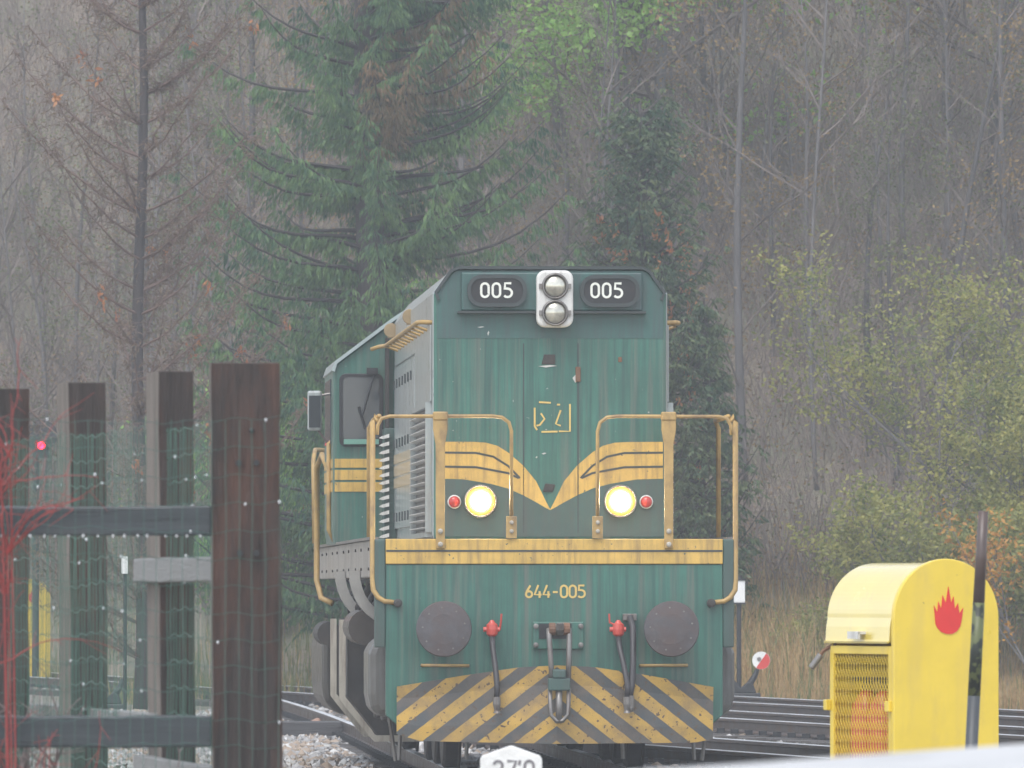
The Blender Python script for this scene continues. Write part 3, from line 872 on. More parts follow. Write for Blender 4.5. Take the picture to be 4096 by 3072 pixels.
# running gear
mb = MB(); mb.box(-1.0, 1.0, .3, 14.6, 1.12, 1.55); mb.build('centre_sill', DARK, loco)
for y0 in (1.7, 9.9):
    bg_ = empty('bogie'); bg_.parent = loco
    for sx in (-1, 1):
        m = MB(); m.prism([(y0 - .55, .62), (y0 + .1, .45), (y0 + 3.5, .45), (y0 + 4.1, .62), (y0 + 4.1, .95), (y0 + 3.4, 1.05), (y0 + .2, 1.05), (y0 - .55, .95)], sx * 1.06 - .05, sx * 1.06 + .05, 'x'); m.build('side_frame', DARK, bg_, bevel=.02)
        for k in range(3):
            yy = y0 + .2 + k * 1.6
            m = MB(); m.lathe([(.12, -.07), (.48, -.07), (.50, -.05), (.49, .05), (.53, .06), (.53, .075), (.1, .075)], (sx * .75, yy, .50), 'x', 28); wh = m.build('wheel', DARK, bg_)
            m = MB(); m.box(sx * 1.17 - .09, sx * 1.17 + .09, yy - .16, yy + .16, .36, .66); m.build('axle_box', DARK, bg_, bevel=.02)
    m = MB()
    for k in range(3): m.cyl((-.75, y0 + .2 + k * 1.6, .50), (.75, y0 + .2 + k * 1.6, .50), .09, n=10)
    m.build('axle', DARK, bg_)
for sx in (-1, 1):
    # rounded corner tank beside the end plate
    m = MB(); m.prism([(sx * 1.20, .44), (sx * 1.40, .44), (sx * 1.455, .52), (sx * 1.475, .62), (sx * 1.475, .95), (sx * 1.45, 1.03), (sx * 1.38, 1.07), (sx * 1.20, 1.07)], .35, 1.5); m.build('corner_tank', mat('tank_grey', (.11, .11, .105), .4, .2, dirt=(.07, .06, .05), dirt_amt=.5, dirt_scale=3, coat=.3), loco, bevel=.06)
    m = MB(); m.box(sx * 1.25 - .1, sx * 1.25 + .1, .5, .9, 1.07, 1.30); m.build('filler', RUST, loco, bevel=.03)
# fuel tank with pale end flanges
TP = [(-1.5, 1.2), (-1.5, .52), (-1.22, .17), (1.22, .17), (1.5, .52), (1.5, 1.2)]
mb = MB(); mb.prism([(x * .97, z + (.02 if z < 1 else 0)) for x, z in TP], 6.05, 8.5); ft = mb.build('fuel_tank', DARK, loco)
for y in (6.0, 8.47):
    m = MB(); m.ribbon(dens(TP, 6), .055, y, y + .05); m.build('tank_flange', BEIGE, ft)
for sx in (-1, 1):
    m = MB(); m.cyl((sx * 1.36, 4.2, 1.14), (sx * 1.36, 5.7, 1.14), .15, n=18); m.build('air_reservoir', mat('reservoir_brown', (.055, .045, .038), .45, .25, 5, coat=.2), loco, smooth=False)
    m = MB(); m.cyl((sx * 1.50, 9.6, 1.06), (sx * 1.50, 11.0, 1.06), .11, n=18); m.build('air_reservoir', DARK, loco)
    m = MB(); m.prism([(sx * 1.05, .30), (sx * 1.36, .30), (sx * 1.5, .42), (sx * 1.52, .6), (sx * 1.52, .98), (sx * 1.44, 1.05), (sx * 1.05, 1.05)], 11.2, 14.6); m.build('rear_step_box', mat('rear_box', (.062, .055, .046), .45, .25, dirt=(.05, .045, .04), dirt_amt=.5, coat=.2), loco, bevel=.05)
    for yy in (2.9, 6.6):
        m = MB(); m.ribbon([(sx * (1.50 - .30 * (1 - math.cos(a))), 1.62 - .40 * math.sin(a)) for a in [R(90 * i / 8) for i in range(9)]], .085, yy, yy + .25); m.build('curved_guard', BEIGE if False else mat('guard_grey', (.30, .29, .27), .4, .15, coat=.3), loco)
    m = MB()
    for k in range(5):
        m.tube([(sx * (1.05 + .06 * k), 5.0 + .5 * k, 1.5), (sx * (1.2 + .05 * k), 5.1 + .5 * k, 1.3), (sx * (1.1 + .07 * k), 5.2 + .5 * k, 1.15)], .028, 6)
    pieces(m, 'pipe', DARK, loco)
    m = MB()
    for k, (a, b) in enumerate(((1.30, 1.24), (1.18, 1.20), (.62, .64), (.82, .80))):
        m.cyl((sx * a, .8 + .3 * k, .5), (sx * b, .8 + .3 * k, .08), .018, n=6)
    pieces(m, 'sand_pipe', STEEL, loco)
    # rear steps grab rails beside the cab
    m = MB(); m.tube([(sx * 1.44, 11.6, 2.55), (sx * 1.50, 11.9, 2.72), (sx * 1.54, 12.2, 2.60), (sx * 1.54, 12.2, 1.55), (sx * 1.50, 12.1, 1.38), (sx * 1.40, 12.0, 1.33)], .028, 8); m.build('cab_grab_rail', RAILYEL, loco, smooth=True)
    m = MB(); m.tube([(sx * 1.47, 9.2, 1.9), (sx * 1.52, 9.2, 2.0), (sx * 1.52, 9.2, 2.78), (sx * 1.47, 9.2, 2.82)], .022, 8); m.build('cab_grab_rail', RAILYEL, loco, smooth=True)
    m = MB(); m.tube([(sx * 1.515, 13.8, 1.9), (sx * 1.525, 13.8, 2.7), (sx * 1.50, 14.1, 2.8), (sx * 1.40, 14.3, 2.8)], .022, 8); m.build('cab_grab_rail', RAILYEL, loco, smooth=True)

# cab
CP = [(-1.48, 1.862), (1.48, 1.862), (1.5, 2.0), (1.5, 3.44), (1.46, 3.50), (.96, 3.87), (.78, 3.99), (-.78, 3.99), (-.96, 3.87), (-1.46, 3.50), (-1.5, 3.44), (-1.5, 2.0)]
mb = MB(); mb.prism(CP, 8.63, 11.1); cab = mb.build('cab', GREEN, loco, bevel=.02)
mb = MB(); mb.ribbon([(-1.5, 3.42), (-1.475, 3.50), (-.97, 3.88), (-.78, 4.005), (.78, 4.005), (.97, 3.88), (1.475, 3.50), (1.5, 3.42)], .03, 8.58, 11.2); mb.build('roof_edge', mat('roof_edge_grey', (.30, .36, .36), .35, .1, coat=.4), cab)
mb = MB(); mb.prism([(-.9, 1.862), (.9, 1.862), (.9, 2.75), (.75, 2.95), (-.75, 2.95), (-.9, 2.75)], 11.1, 14.3); mb.build('short_nose', GREEN, loco, bevel=.03)
for sx in (-1, 1):
    x0, x1 = sorted((sx * 1.445, sx * 1.05))
    m = MB(); m.prism(rrect(x0, x1, 2.745, 3.40, .06), 8.605, 8.66); wf = m.build('window', BLACK, loco, bevel=.006)
    m = MB(); m.prism(rrect(x0 + .035, x1 - .035, 2.80, 3.365, .045), 8.598, 8.604); m.build('pane', GLASS, wf)
    m = MB(); m.box(x0 + .04, x1 - .04, 8.575, 8.597, 2.765, 2.81); m.build('sill', mat('sill_mint', (.14, .30, .24), .35, .1), wf)
    m = MB(); m.tube([(sx * 1.12, 8.57, 3.42), (sx * 1.16, 8.56, 3.3), (sx * 1.24, 8.56, 3.02)], .012, 6); m.tube([(sx * 1.27, 8.56, 3.10), (sx * 1.21, 8.56, 2.90)], .014, 6); m.box(sx * 1.15 - .05, sx * 1.15 + .05, 8.54, 8.60, 3.39, 3.45)
    m.build('wiper', BLACK, wf)
    m = MB()
    a, b = sorted((sx * 1.01, sx * 1.485))
    for (z0, z1) in ((2.34, 2.425), (2.445, 2.535), (2.555, 2.635)): m.box(a, b, 8.622, 8.629, z0, z1)
    pieces(m, 'cab_band', YEL, cab)
    a, b = sorted((sx * 1.501, sx * 1.505)); m = MB()
    for (z0, z1) in ((2.34, 2.425), (2.445, 2.535), (2.555, 2.635)): m.box(a, b, 8.66, 11.05, z0, z1)
    pieces(m, 'cab_side_band', YEL, cab)
    a, b = sorted((sx * 1.501, sx * 1.512)); m = MB(); m.box(a, b, 9.1, 10.6, 2.78, 3.36); m.build('side_window', GLASS, cab)
    m = MB(); m.box(*sorted((sx * 1.0, sx * 1.035)), 8.5, 8.62, 2.75, 3.72); m.build('drain_pipe', DARK, cab)
    if sx > 0: continue
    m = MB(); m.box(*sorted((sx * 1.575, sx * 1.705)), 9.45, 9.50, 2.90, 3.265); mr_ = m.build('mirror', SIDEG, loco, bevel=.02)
    m = MB(); m.box(*sorted((sx * 1.587, sx * 1.693)), 9.444, 9.449, 2.93, 3.22); m.build('mirror_glass', MIRROR, mr_)
    m = MB(); m.tube([(sx * 1.49, 9.48, 3.24), (sx * 1.60, 9.48, 3.22)], .012, 6); m.tube([(sx * 1.49, 9.48, 2.75), (sx * 1.62, 9.48, 2.92)], .012, 6); m.build('mirror_arm', STEEL, mr_)

# ------------------------------------------------------------------ yellow fire cabinets
def cabinet(loc, rz):
    root = empty('fire_cabinet', loc, rz)
    W, Ld, H = .616, .82, 1.88
    hw = W / 2; sp = H - hw
    def archp(o, z0=0):
        return [(-hw - o, z0), (hw + o, z0), (hw + o, sp)] + [(p[0], p[1]) for p in arc(0, sp, hw + o, 0, 180, 24)[1:-1]] + [(-hw - o, sp)]
    m = MB(); m.prism(archp(.018), -.012, .024); fp = m.build('front_panel', CABY, root, bevel=.006)
    m = MB()
    # flame outline
    fl = [(-.10, .02), (-.105, .10), (-.112, .18), (-.085, .12), (-.078, .215), (-.055, .15), (-.045, .27), (-.02, .20), (.0, .345), (.022, .20), (.04, .26), (.05, .15),
          (.075, .20), (.085, .11), (.115, .16), (.105, .07), (.092, .0), (.065, -.045), (.03, -.068), (-.015, -.068), (-.055, -.05), (-.085, -.015)]
    m.prism([(p[0] * .80 + .01, 1.527 + p[1] * .63) for p in fl], -.017, -.010); m.build('flame_symbol', FLAME, fp)
    m = MB(); m.prism(archp(-.012), Ld - .03, Ld); m.build('back_panel', CABY, root, bevel=.004)
    m = MB(); m.box(hw - .012, hw, .026, Ld - .032, 0, sp); m.box(-hw + .0, hw - .014, .026, Ld - .032, .0, .03); m.build('body', CABY, root)
    m = MB(); m.box(-hw + .02, hw - .02, .03, Ld - .04, .031, .05); m.box(hw - .03, hw - .013, .026, Ld - .032, .05, sp); m.build('lining', CABIN, root)
    m = MB(); m.box(-hw + .03, hw - .035, .03, Ld - .04, .33, .345); m.build('shelf', CABIN, root)
    m = MB(); m.ribbon(arc(0, sp, hw - .035, 0, 180, 24), .01, .026, Ld - .034); m.build('inner_arch', CABIN, root)
    # barrel roof: right half fixed, left half is the lid with a lip
    def shell(pts, th, y0, y1, name, mt):
        m = MB(); m.ribbon(pts, th, y0, y1); return m.build(name, mt, root, smooth=False)
    shell([(p[0], p[1]) for p in arc(0, sp, hw - .014, 0, 88, 16)], .012, .03, Ld - .035, 'roof', CABLID)
    lid = shell([(p[0], p[1]) for p in arc(0, sp, hw - .010, 84, 180, 22)] + [(-hw + .002, sp - .05), (-hw - .004, sp - .13), (-hw - .02, sp - .135)], .012, .062, Ld + .01, 'lid', CABLID)
    for p in lid.data.polygons: p.use_smooth = False
    m = MB(); m.box(-hw - .055, -hw - .005, Ld * .42, Ld * .58, sp - .09, sp - .075); m.box(-hw - .055, -hw - .045, Ld * .42, Ld * .58, sp - .115, sp - .076); m.build('lid_handle', LAMPPLATE, lid)
    # mesh door on the side
    z1 = sp - .155
    m = MB(); x0, x1 = -hw - .004, -hw + .022
    m.box(x0, x1, .05, .085, .04, z1); m.box(x0, x1, Ld - .075, Ld - .04, .04, z1); m.box(x0, x1, .086, Ld - .076, z1 - .045, z1); m.box(x0, x1, .086, Ld - .076, .04, .08)
    dr = m.build('door_frame', CABY, root, bevel=.003)
    m = MB(); c0, c1 = .086, Ld - .076; nc = 20; nr = 18; dz = (z1 - .045 - .08) / nr
    for i in range(nc + 1):
        for s in (-1, 1):
            pts = []
            for k in range(nr * 2 + 1):
                y = c0 + (c1 - c0) * (i / nc) + s * (.5 * (c1 - c0) / nc) * (1 if k % 2 else 0)
                pts.append((min(c1, max(c0, y)), .08 + dz * k / 2))
            m.ribbon(pts, .0032, -hw + .004 + (.004 if s > 0 else 0), -hw + .008 + (.004 if s > 0 else 0), plane='x')
    m.build('wire_mesh', CABY, dr)
    m = MB()
    m.box(-hw - .035, -hw - .005, .02, .07, z1 - .36, z1 - .30); m.box(-hw - .035, -hw - .005, Ld - .05, Ld - .01, z1 - .36, z1 - .30); pieces(m, 'hinge', CABY, dr, bevel=.004)
    return root


cab1 = cabinet((2.105 + .279, 48.13, -.26), R(25))
tag(cab1, 'tall yellow metal fire cabinet with red flame and mesh door, beside the thin striped pole', 'fire cabinet')
for c in list(cab1.children_recursive): pass
cab2 = copy_tree(cab1); cab2.location = (-8.33, 152, -.27); cab2.rotation_euler = (0, 0, R(22))
tag(cab2, 'yellow fire cabinet with red flame far behind the wire mesh fence', 'fire cabinet')
# extinguishers inside, and the padlock outside
rot = Matrix.Rotation(R(25), 3, 'Z')
for k, yy in enumerate((.16, .37, .58)):
    p = rot @ Vector((-.185, yy, 0)) + Vector((2.384, 48.13, .04))
    e = empty('fire_extinguisher', p)
    m = MB(); m.lathe([(.085, .05), (.095, .07), (.095, .72), (.08, .80), (.045, .85), (.03, .87)], (0, 0, 0), 'z', 18); m.build('cylinder', EXTRED, e, smooth=True)
    m = MB(); m.lathe([(.03, .86), (.03, .92), (.018, .93)], (0, 0, 0), 'z', 10); m.box(-.08, .02, -.012, .012, .92, .945); m.build('valve', BLACK, e)
    tag(e, ('red fire extinguisher behind the mesh door, next to the flame panel', 'red fire extinguisher in the middle behind the mesh door', 'red fire extinguisher behind the mesh door, beside the padlock')[k], 'fire extinguisher')
p = rot @ Vector((-.312, .82, 0)) + Vector((2.384, 48.13, -.26))
pl = empty('padlock', (p.x, p.y, p.z + 1.40))
m = MB(); m.tube([(.05, -.01, .03), (-.02, 0, -.012), (-.045, 0, -.05)], .012, 6); m.build('shackle', RUST, pl)
m = MB(); m.tube([(-.035, 0, -.035), (-.09, 0, -.11)], [.02, .02], 8); m.build('body', STEEL, pl, bevel=.006)
tag(pl, 'dull steel padlock hanging off the side of the yellow cabinet', 'padlock')

# ------------------------------------------------------------------ marker pole
px, py = (2110 - 1106) / 18900 * 40, 40
pole = empty('marker_pole', (px - .05, py, GZ - .05))
base = Vector((-.03, 0, 0)); tipp = Vector((.080, .0, 2.12))
def on(t): return base + (tipp - base) * t
zt = lambda yy: (CAMZ - (yy - 1269) / 18900 * 40 - (GZ - .05)) / 2.12
m = MB(); m.tube([on(0), on(zt(1503))], [.030, .029], 12); m.build('lower_shaft', POLED, pole, smooth=True)
m = MB(); m.tube([on(zt(1503)), on(zt(1302))], [.0292, .0275], 12); m.build('painted_band', POLEG, pole, smooth=True, label='worn yellow green band with black flaking')
m = MB(); m.tube([on(zt(1302)), on(zt(1104))], [.027, .023], 12); m.build('upper_shaft', POLE, pole, smooth=True)
tag(pole, 'thin leaning dark pole with a worn green band before the yellow cabinet', 'pole')

# ------------------------------------------------------------------ kilometre stone
KX, KY = (1104 - 1106) / 18900 * 36, 36
ks = empty('kilometre_stone', (KX, KY, GZ))
hw_, zt_ = 67 / 18900 * 36, CAMZ - (1612 - 1269) / 18900 * 36 - GZ
zs = zt_ - 22 / 18900 * 36
m = MB(); m.prism([(-hw_, -.1), (hw_, -.1), (hw_, zs - .012), (hw_ - .010, zs + .002), (.006, zt_), (-.006, zt_), (-hw_ + .010, zs + .002), (-hw_, zs - .012)], 0, .15)
st = m.build('stone', STONEW, ks, bevel=.004)
m = MB(); hh = .075; zd = zt_ - 29 / 18900 * 36 - hh
for ch, xd in (('2', -.076), ('7', -.020), ("'", .026), ('0', .052)): text(m, ch, xd, zd, hh, -.003, .15)
m.build('lettering', STONETXT, ks)
tag(ks, "white gabled kilometre stone with dark numerals, standing before the locomotive's snow plough", 'kilometre stone')

# ------------------------------------------------------------------ white wall beside the camera
wz = CAMZ - 390 / 18900 * 14 + .006
a = Vector((.336, 14, 0)); d = (Vector((.932, 15.92, 0)) - a).normalized(); nrm = Vector((d.y, -d.x, 0))
wl = empty('low_wall', (a.x, a.y, GZ), math.atan2(d.y, d.x) - math.pi / 2)
m = MB(); m.box(.04, .90, -2.2, 3.2, -.1, wz - GZ - .09); m.build('wall_body', WALLW, wl)
m = MB(); m.box(0, .95, -2.25, 3.25, wz - GZ - .088, wz - GZ); m.build('coping', WALLW, wl, bevel=.012)
tag(wl, 'broad white rendered low wall with a flat wet top below the yellow cabinet', 'wall')

# ------------------------------------------------------------------ sleeper fence with green wire mesh
fence = empty('wooden_fence', (-.97, 32, GZ))
tag(fence, 'fence of dark upright railway sleepers with wet boards and green wire mesh', 'fence')
FX, FY, FZ = -.97, 32, GZ
def post(x, y, wx, dy, top, rz, tilt, seed):
    r = random.Random(seed)
    m = MB(); n = 12; vs = []; fs = []
    for k in range(n + 1):
        z = -.3 + (top - GZ + .3) * k / n
        j = lambda a: r.uniform(-a, a)
        for (sx, sy) in ((-1, -1), (-.93, -1), (-.3, -1), (.35, -1), (.93, -1), (1, -1), (1, 1), (-1, 1)):
            vs.append((sx * wx / 2 + j(.003) + tilt * z, sy * dy / 2 + (j(.006) if sy < 0 else 0) - (0 if k < n else (.004 if sx > .5 else -.002)), z))
    for k in range(n):
        for i in range(8):
            a = k * 8 + i; b = k * 8 + (i + 1) % 8
            fs.append((a, b, b + 8, a + 8))
    fs.append(tuple(range(7, -1, -1))); fs.append(tuple(n * 8 + i for i in range(8)))
    m.v = vs; m.f = fs; m.m = [1 if (i % 8) == 7 and i < n * 8 else (1 if i == len(fs) - 1 else 0) for i in range(len(fs))]
    o = m.build('post', [WOOD, WOODLIT], fence, bevel=.005)
    o.location = (x - FX, y - FY, 0); o.rotation_euler = (0, 0, rz)
    return o
tz = lambda yy, d: CAMZ - (yy - 1269) / 18900 * d
p0 = post(-.965, 32.1, .252, .16, tz(783, 32), R(4), -.006, 1)
post((375 - 1106) / 18900 * 33.6, 33.6, .135, .24, tz(804, 33.6), R(14), -.006, 2)
post((186 - 1106) / 18900 * 35.2, 35.2, .150, .24, tz(828, 35.2), R(14), -.008, 3)
post((10 - 1106) / 18900 * 36.3, 36.3, .185, .22, tz(841, 36.3), R(12), -.004, 4)
m = MB()
for (x, z) in ((-.035, 1000), (.03, 1000), (-.03, 1195), (.03, 1195)):
    m.lathe([(.012, 0), (.012, -.008)], (x, -.086, tz(z, 32) - GZ), 'y', 8)
m.lathe([(.010, 0), (.010, -.012), (.004, -.016)], (.012, -.086, tz(930, 32) - GZ), 'y', 8)
m.build('bolt', IRON, fence).location = (.005, .1, 0)
def board(x0, y0, x1, y1, ztop, h, th, mt, z2=None, seed=0):
    m = MB(); r = random.Random(seed); n = 10; vs = []; fs = []
    d = Vector((x1 - x0, y1 - y0)); l = d.length; d.normalize(); nn = Vector((-d.y, d.x))
    z2 = ztop if z2 is None else z2
    for k in range(n + 1):
        t = k / n; c = Vector((x0, y0)) + d * l * t; zz = ztop + (z2 - ztop) * t
        for (q, z) in ((0, 0), (th, 0), (th, -h), (0, -h)):
            vs.append((c.x + nn.x * q - FX, c.y + nn.y * q - FY, zz + z + r.uniform(-.003, .003) - GZ))
    for k in range(n):
        for i in range(4):
            a = 4 * k + i; b = 4 * k + (i + 1) % 4; fs.append((a, b, b + 4, a + 4))
    fs += [(3, 2, 1, 0), (4 * n, 4 * n + 1, 4 * n + 2, 4 * n + 3)]
    m.add(vs, fs); return m.build('board', mt, fence, bevel=.006)
board(-2.4, 32.06, -1.10, 32.04, tz(1094, 32), .105, .05, BOARD, seed=1)
board(-2.4, 32.06, -1.10, 32.04, tz(1547, 32), .115, .05, BOARD, seed=2)
board(-1.46, 33.72, -1.05, 32.15, tz(1205, 33), .092, .05, BOARDG, seed=3)
board(-2.30, 38.3, -1.40, 33.5, tz(1511, 38.3), .09, .05, BOARDG, z2=tz(1541, 33.5), seed=4)
board(-1.46, 33.72, -1.10, 32.25, tz(1632, 33.6), .09, .05, BOARDG, z2=tz(1655, 32.4), seed=5)
# wire mesh: 50 x 100 mm, on the near run and along the side run
def wire_net(org, dv, length, z0, z1, rw, name_seed, drops):
    m = MB(); dm = MB(); r = random.Random(name_seed)
    d = Vector((*dv, 0)).normalized(); org = Vector(org); nw = int(length / .05)
    for i in range(nw + 1):
        p = org + d * (i * .05 + r.uniform(-.003, .003)); pts = []
        for k in range(9):
            t = k / 8; pts.append((p.x - FX + r.uniform(-.003, .003), p.y - FY, z0 + (z1 - z0) * t - GZ))
        m.tube(pts, rw, 3, False)
    z = z1
    while z > z0:
        pts = []; k = 0; n = int(length / .025)
        sag = [r.uniform(-.004, .004) for _ in range(n + 2)]
        for k in range(n + 1):
            p = org + d * (k * .025); pts.append((p.x - FX, p.y - FY, z - GZ + .006 * math.sin(k * .9) + .012 * math.sin(k * .11 + z * 3) + sag[k] * .4))
            if r.random() < drops:
                q = pts[-1]; s = r.uniform(.004, .0065)
                dm.add([(q[0] + a * s, q[1] - .004 + b * s, q[2] - s * .8 + c * s * 1.25) for a, b, c in ICO], ICF)
        m.tube(pts, rw, 3, False); z -= .1
    o = m.build('wire_mesh', WIRE, fence, kind='stuff')
    if dm.v: dm.build('water_drops', WATER, o, smooth=True, kind='stuff')
m = MB(); r = random.Random(2)
for k in range(26):
    q = (-2.35 + 1.24 * (k + r.random() * .7) / 26 - FX, 32.045 - FY, tz(1094, 32) - .108 - GZ); s_ = r.uniform(.004, .0065)
    m.add([(q[0] + a * s_, q[1] + b * s_, q[2] + c * s_ * 1.3) for a, b, c in ICO], ICF)
m.build('water_drops', WATER, fence, smooth=True, kind='stuff')
wire_net((-2.45, 31.99, 0), (1, 0), 1.61, .62, tz(906, 32), .0013, 11, .025)
WIRE = mat('green_wire_side', (.05, .15, .11), .4, .15, coat=.3)
wire_net((-.99, 32.3, 0), (-.30, 1.06), 6.2, .62, 2.09, .0016, 12, .03)

# red twiggy creeper on the mesh
def creeper(name, mt, pts0, n, seed, label, spread=.25, rad=.0028):
    m = MB(); r = random.Random(seed)
    for _ in range(n):
        p = Vector(r.choice(pts0)); a = r.uniform(-1.2, 1.2); pts = []; rs = []
        L_ = r.uniform(.2, .55); k = int(L_ / .03); dirv = Vector((math.sin(a) * .6, r.uniform(-.2, .2), math.cos(a)))
        for i in range(k):
            pts.append(p.copy()); rs.append(rad * (1 - .7 * i / k))
            dirv += Vector((r.uniform(-.5, .5), r.uniform(-.1, .1), r.uniform(-.45, .35))) * .6; dirv.normalize()
            p += dirv * .03
        if len(pts) > 2: m.tube(pts, rs, 4, False)
        for i in range(2, len(pts), 3):
            e = pts[i] + Vector((r.uniform(-.1, .1), r.uniform(-.03, .03), r.uniform(-.08, .08))); m.tube([pts[i], e], [rad * .5, rad * .25], 3, False)
    for (x, y, z) in pts0:
        m.tube([(x, y, GZ - .02), (x + .02, y, (z + GZ) * .5), (x, y, z)], [rad * 1.4, rad * 1.2, rad], 4, False)
    o = m.build(name, mt); tag(o, label, 'creeper')
    return o
creeper('creeper', VINE, [(-1.90, 31.9, 1.75), (-1.83, 31.92, 1.95), (-1.88, 31.9, 1.2), (-1.80, 31.93, .65), (-1.86, 31.9, 1.85), (-1.84, 31.91, 1.6), (-1.85, 31.93, 1.45), (-1.66, 31.93, .6)], 60, 5, 'tangle of thin red leafless creeper stems on the green wire mesh')
creeper('bramble', VINEG, [(-1.83, 32.6, .7), (-1.78, 32.7, .6), (-1.7, 32.6, .8), (-1.40, 32.5, .5)], 22, 6, 'grey brown leafless bramble stems climbing behind the wire mesh', rad=.0045)

# ------------------------------------------------------------------ signals and switch gear
sg = empty('railway_signal', (-8.07, 150, GZ))
zz = CAMZ + 307 / 18900 * 150 - GZ
m = MB(); m.cyl((-.10, .1, 0), (-.10, .1, zz + .35), .06, n=12); m.build('mast', IRON, sg)
m = MB(); m.lathe([(.27, 0), (.28, .02), (.27, .04)], (0, -.02, zz + .16), 'y', 28); m.box(-.13, .13, -.02, .12, zz - .22, zz + .1); m.build('target_board', BLACK, sg)
m = MB(); m.lathe([(.10, -.02), (.10, -.16), (.095, -.16), (.095, -.03)], (0, 0, zz), 'y', 18); m.build('hood', BLACK, sg)
m = MB(); m.lathe([(.06, -.03), (.05, -.05), (.002, -.06)], (0, 0, zz), 'y', 16); m.build('lamp', REDGLOW, sg, label='lit red signal lamp')
tag(sg, 'dark railway signal showing a lit red lamp behind the fence posts', 'signal')

def at(px, py, dd): return Vector(((px - 1106) / 18900 * dd, dd, CAMZ - (py - 1269) / 18900 * dd))
b = at(1596, 1490, 124)
sl_ = empty('switch_lantern', (b.x, b.y, GZ + .02))
zb = CAMZ + (1269 - 1302) / 18900 * 124 - GZ - .02; zt2 = CAMZ + (1269 - 1254) / 18900 * 124 - GZ - .02
m = MB(); m.cyl((0, 0, 0), (0, 0, zb), .035, n=10); m.box(-.12, .12, -.12, .12, -.05, .12); m.build('post', IRON, sl_)
m = MB(); m.box(-.085, .085, -.085, .085, zb, zt2); m.build('lantern', WHITE, sl_, bevel=.01)
m = MB(); m.box(-.10, .10, -.10, .10, zt2, zt2 + .025); m.lathe([(.05, 0), (.05, .05)], (0, 0, zt2 + .025), 'z', 10); m.box(-.095, .095, -.095, .095, zb - .02, zb); m.build('lantern_cap', IRON, sl_)
tag(sl_, 'white lantern box on a thin black post beside the locomotive', 'lantern')

def switch_stand(loc, lab, discs=True):
    o = empty('switch_stand', loc)
    m = MB(); m.box(-.30, .16, -.12, .12, -.06, .10); m.prism([(-.25, .10), (.10, .10), (.06, .22), (-.02, .26), (-.12, .17), (-.22, .30), (-.28, .26)], -.07, .07); m.build('base', IRON, o, bevel=.015)
    m = MB(); m.tube([(-.02, 0, .18), (.08, 0, .34), (.12, 0, .44)], [.05, .04, .03], 8); m.tube([(-.2, 0, .2), (-.26, 0, .42)], .018, 6); m.build('lever', IRON, o)
    if discs:
        c = (.17, -.03, .56); r_ = .127
        m = MB(); m.lathe([(r_, -.012), (r_, .012)], c, 'y', 32); dk = m.build('weight_disc', WHITE, o)
        m = MB(); a0 = 235
        m.prism([(c[0] + (r_ - .003) * math.cos(R(a0 + 180 * i / 16)), c[2] + (r_ - .003) * math.sin(R(a0 + 180 * i / 16))) for i in range(17)], c[1] - .016, c[1] - .011); m.build('red_half', RED, dk)
        m = MB(); m.lathe([(.03, 0), (.03, -.012)], (c[0] - .03, c[1] - .012, c[2] + .02), 'y', 10); m.build('boss', STEEL, dk)
    return tag(o, lab, 'switch stand')
b = at(1618, 1512, 124); switch_stand((b.x, b.y, b.z + .0), 'black switch stand with a round white and red weight disc')
m = MB(); m.box(b.x - .6, b.x + .4, b.y - .2, b.y + .2, GZ - .1, b.z - .05); tm = m.build('timber', SLEEPER); tag(tm, 'dark timber under the switch stand with the red and white disc', 'timber')
b = at(248, 1480, 118); switch_stand((b.x, b.y, GZ + .05), 'black switch stand without a disc, seen through the wire mesh', False)
b = at(270, 1240, 90)
mp = empty('marker_sign', (b.x, b.y, GZ))
m = MB(); m.box(-.035, .03, 0, .03, CAMZ - GZ + .14, CAMZ - GZ + .32); m.build('plate', WHITE, mp, bevel=.004)
m = MB(); m.cyl((0, .05, -.1), (0, .05, CAMZ - GZ + .30), .02, n=8); m.build('post', IRON, mp)
tag(mp, 'small white plate on a thin dark post behind the wire mesh', 'sign')

# timber and slabs on the ground
b0 = at(560, 1590, 98); b1 = at(772, 1600, 97)
m = MB(); m.box(b0.x - .9, b1.x, 97.5, 97.8, GZ - .1, GZ + .23); tb = m.build('timber', mat('crossing_timber', (.06, .058, .06), .35, .3, 3, (.6, 8, 8), bump=.5, bump_scale=9), bevel=.015); tag(tb, 'long dark timber lying on the gravel beside the curved rail', 'timber')
m = MB(); m.box(2.42, 2.74, 77.2, 77.6, GZ - .05, GZ + .17); cbk = m.build('concrete_block', CONC, bevel=.015); tag(cbk, 'small pale concrete block lying beside the rail', 'block')
m = MB(); m.box(-2.6, -1.75, 83.2, 83.6, GZ - .05, GZ + .05); cbk = m.build('concrete_slab', CONC, bevel=.015); tag(cbk, 'pale concrete slab lying in the gravel by the big sleeper post', 'slab')
m = MB(); m.add([(p[0] * .17 * (1 + .2 * noise.noise(p)), p[1] * .13, p[2] * .12) for p in ICO], ICF)
rk = m.build('rock', mat('reddish_rock', (.36, .22, .16), .5, .2), bevel=.02); rk.location = (at(687, 1563, 104).x, 104, GZ + .06); tag(rk, 'reddish rock lying on the gravel behind the long timber', 'rock')

# ------------------------------------------------------------------ vegetation
def card(m, p, d, l, wd, r, mi=0):
    """one leaf or needle spray: a thin quad from p along d"""
    a = d.cross(Vector((r.uniform(-1, 1), r.uniform(-1, 1), r.uniform(-1, 1))))
    if a.length < 1e-4: return
    a.normalize(); a *= wd / 2
    e = p + d * l; mid = p + d * (l * .45)
    m.add([p, mid + a, e, mid - a], [(0, 1, 2, 3)], mi)


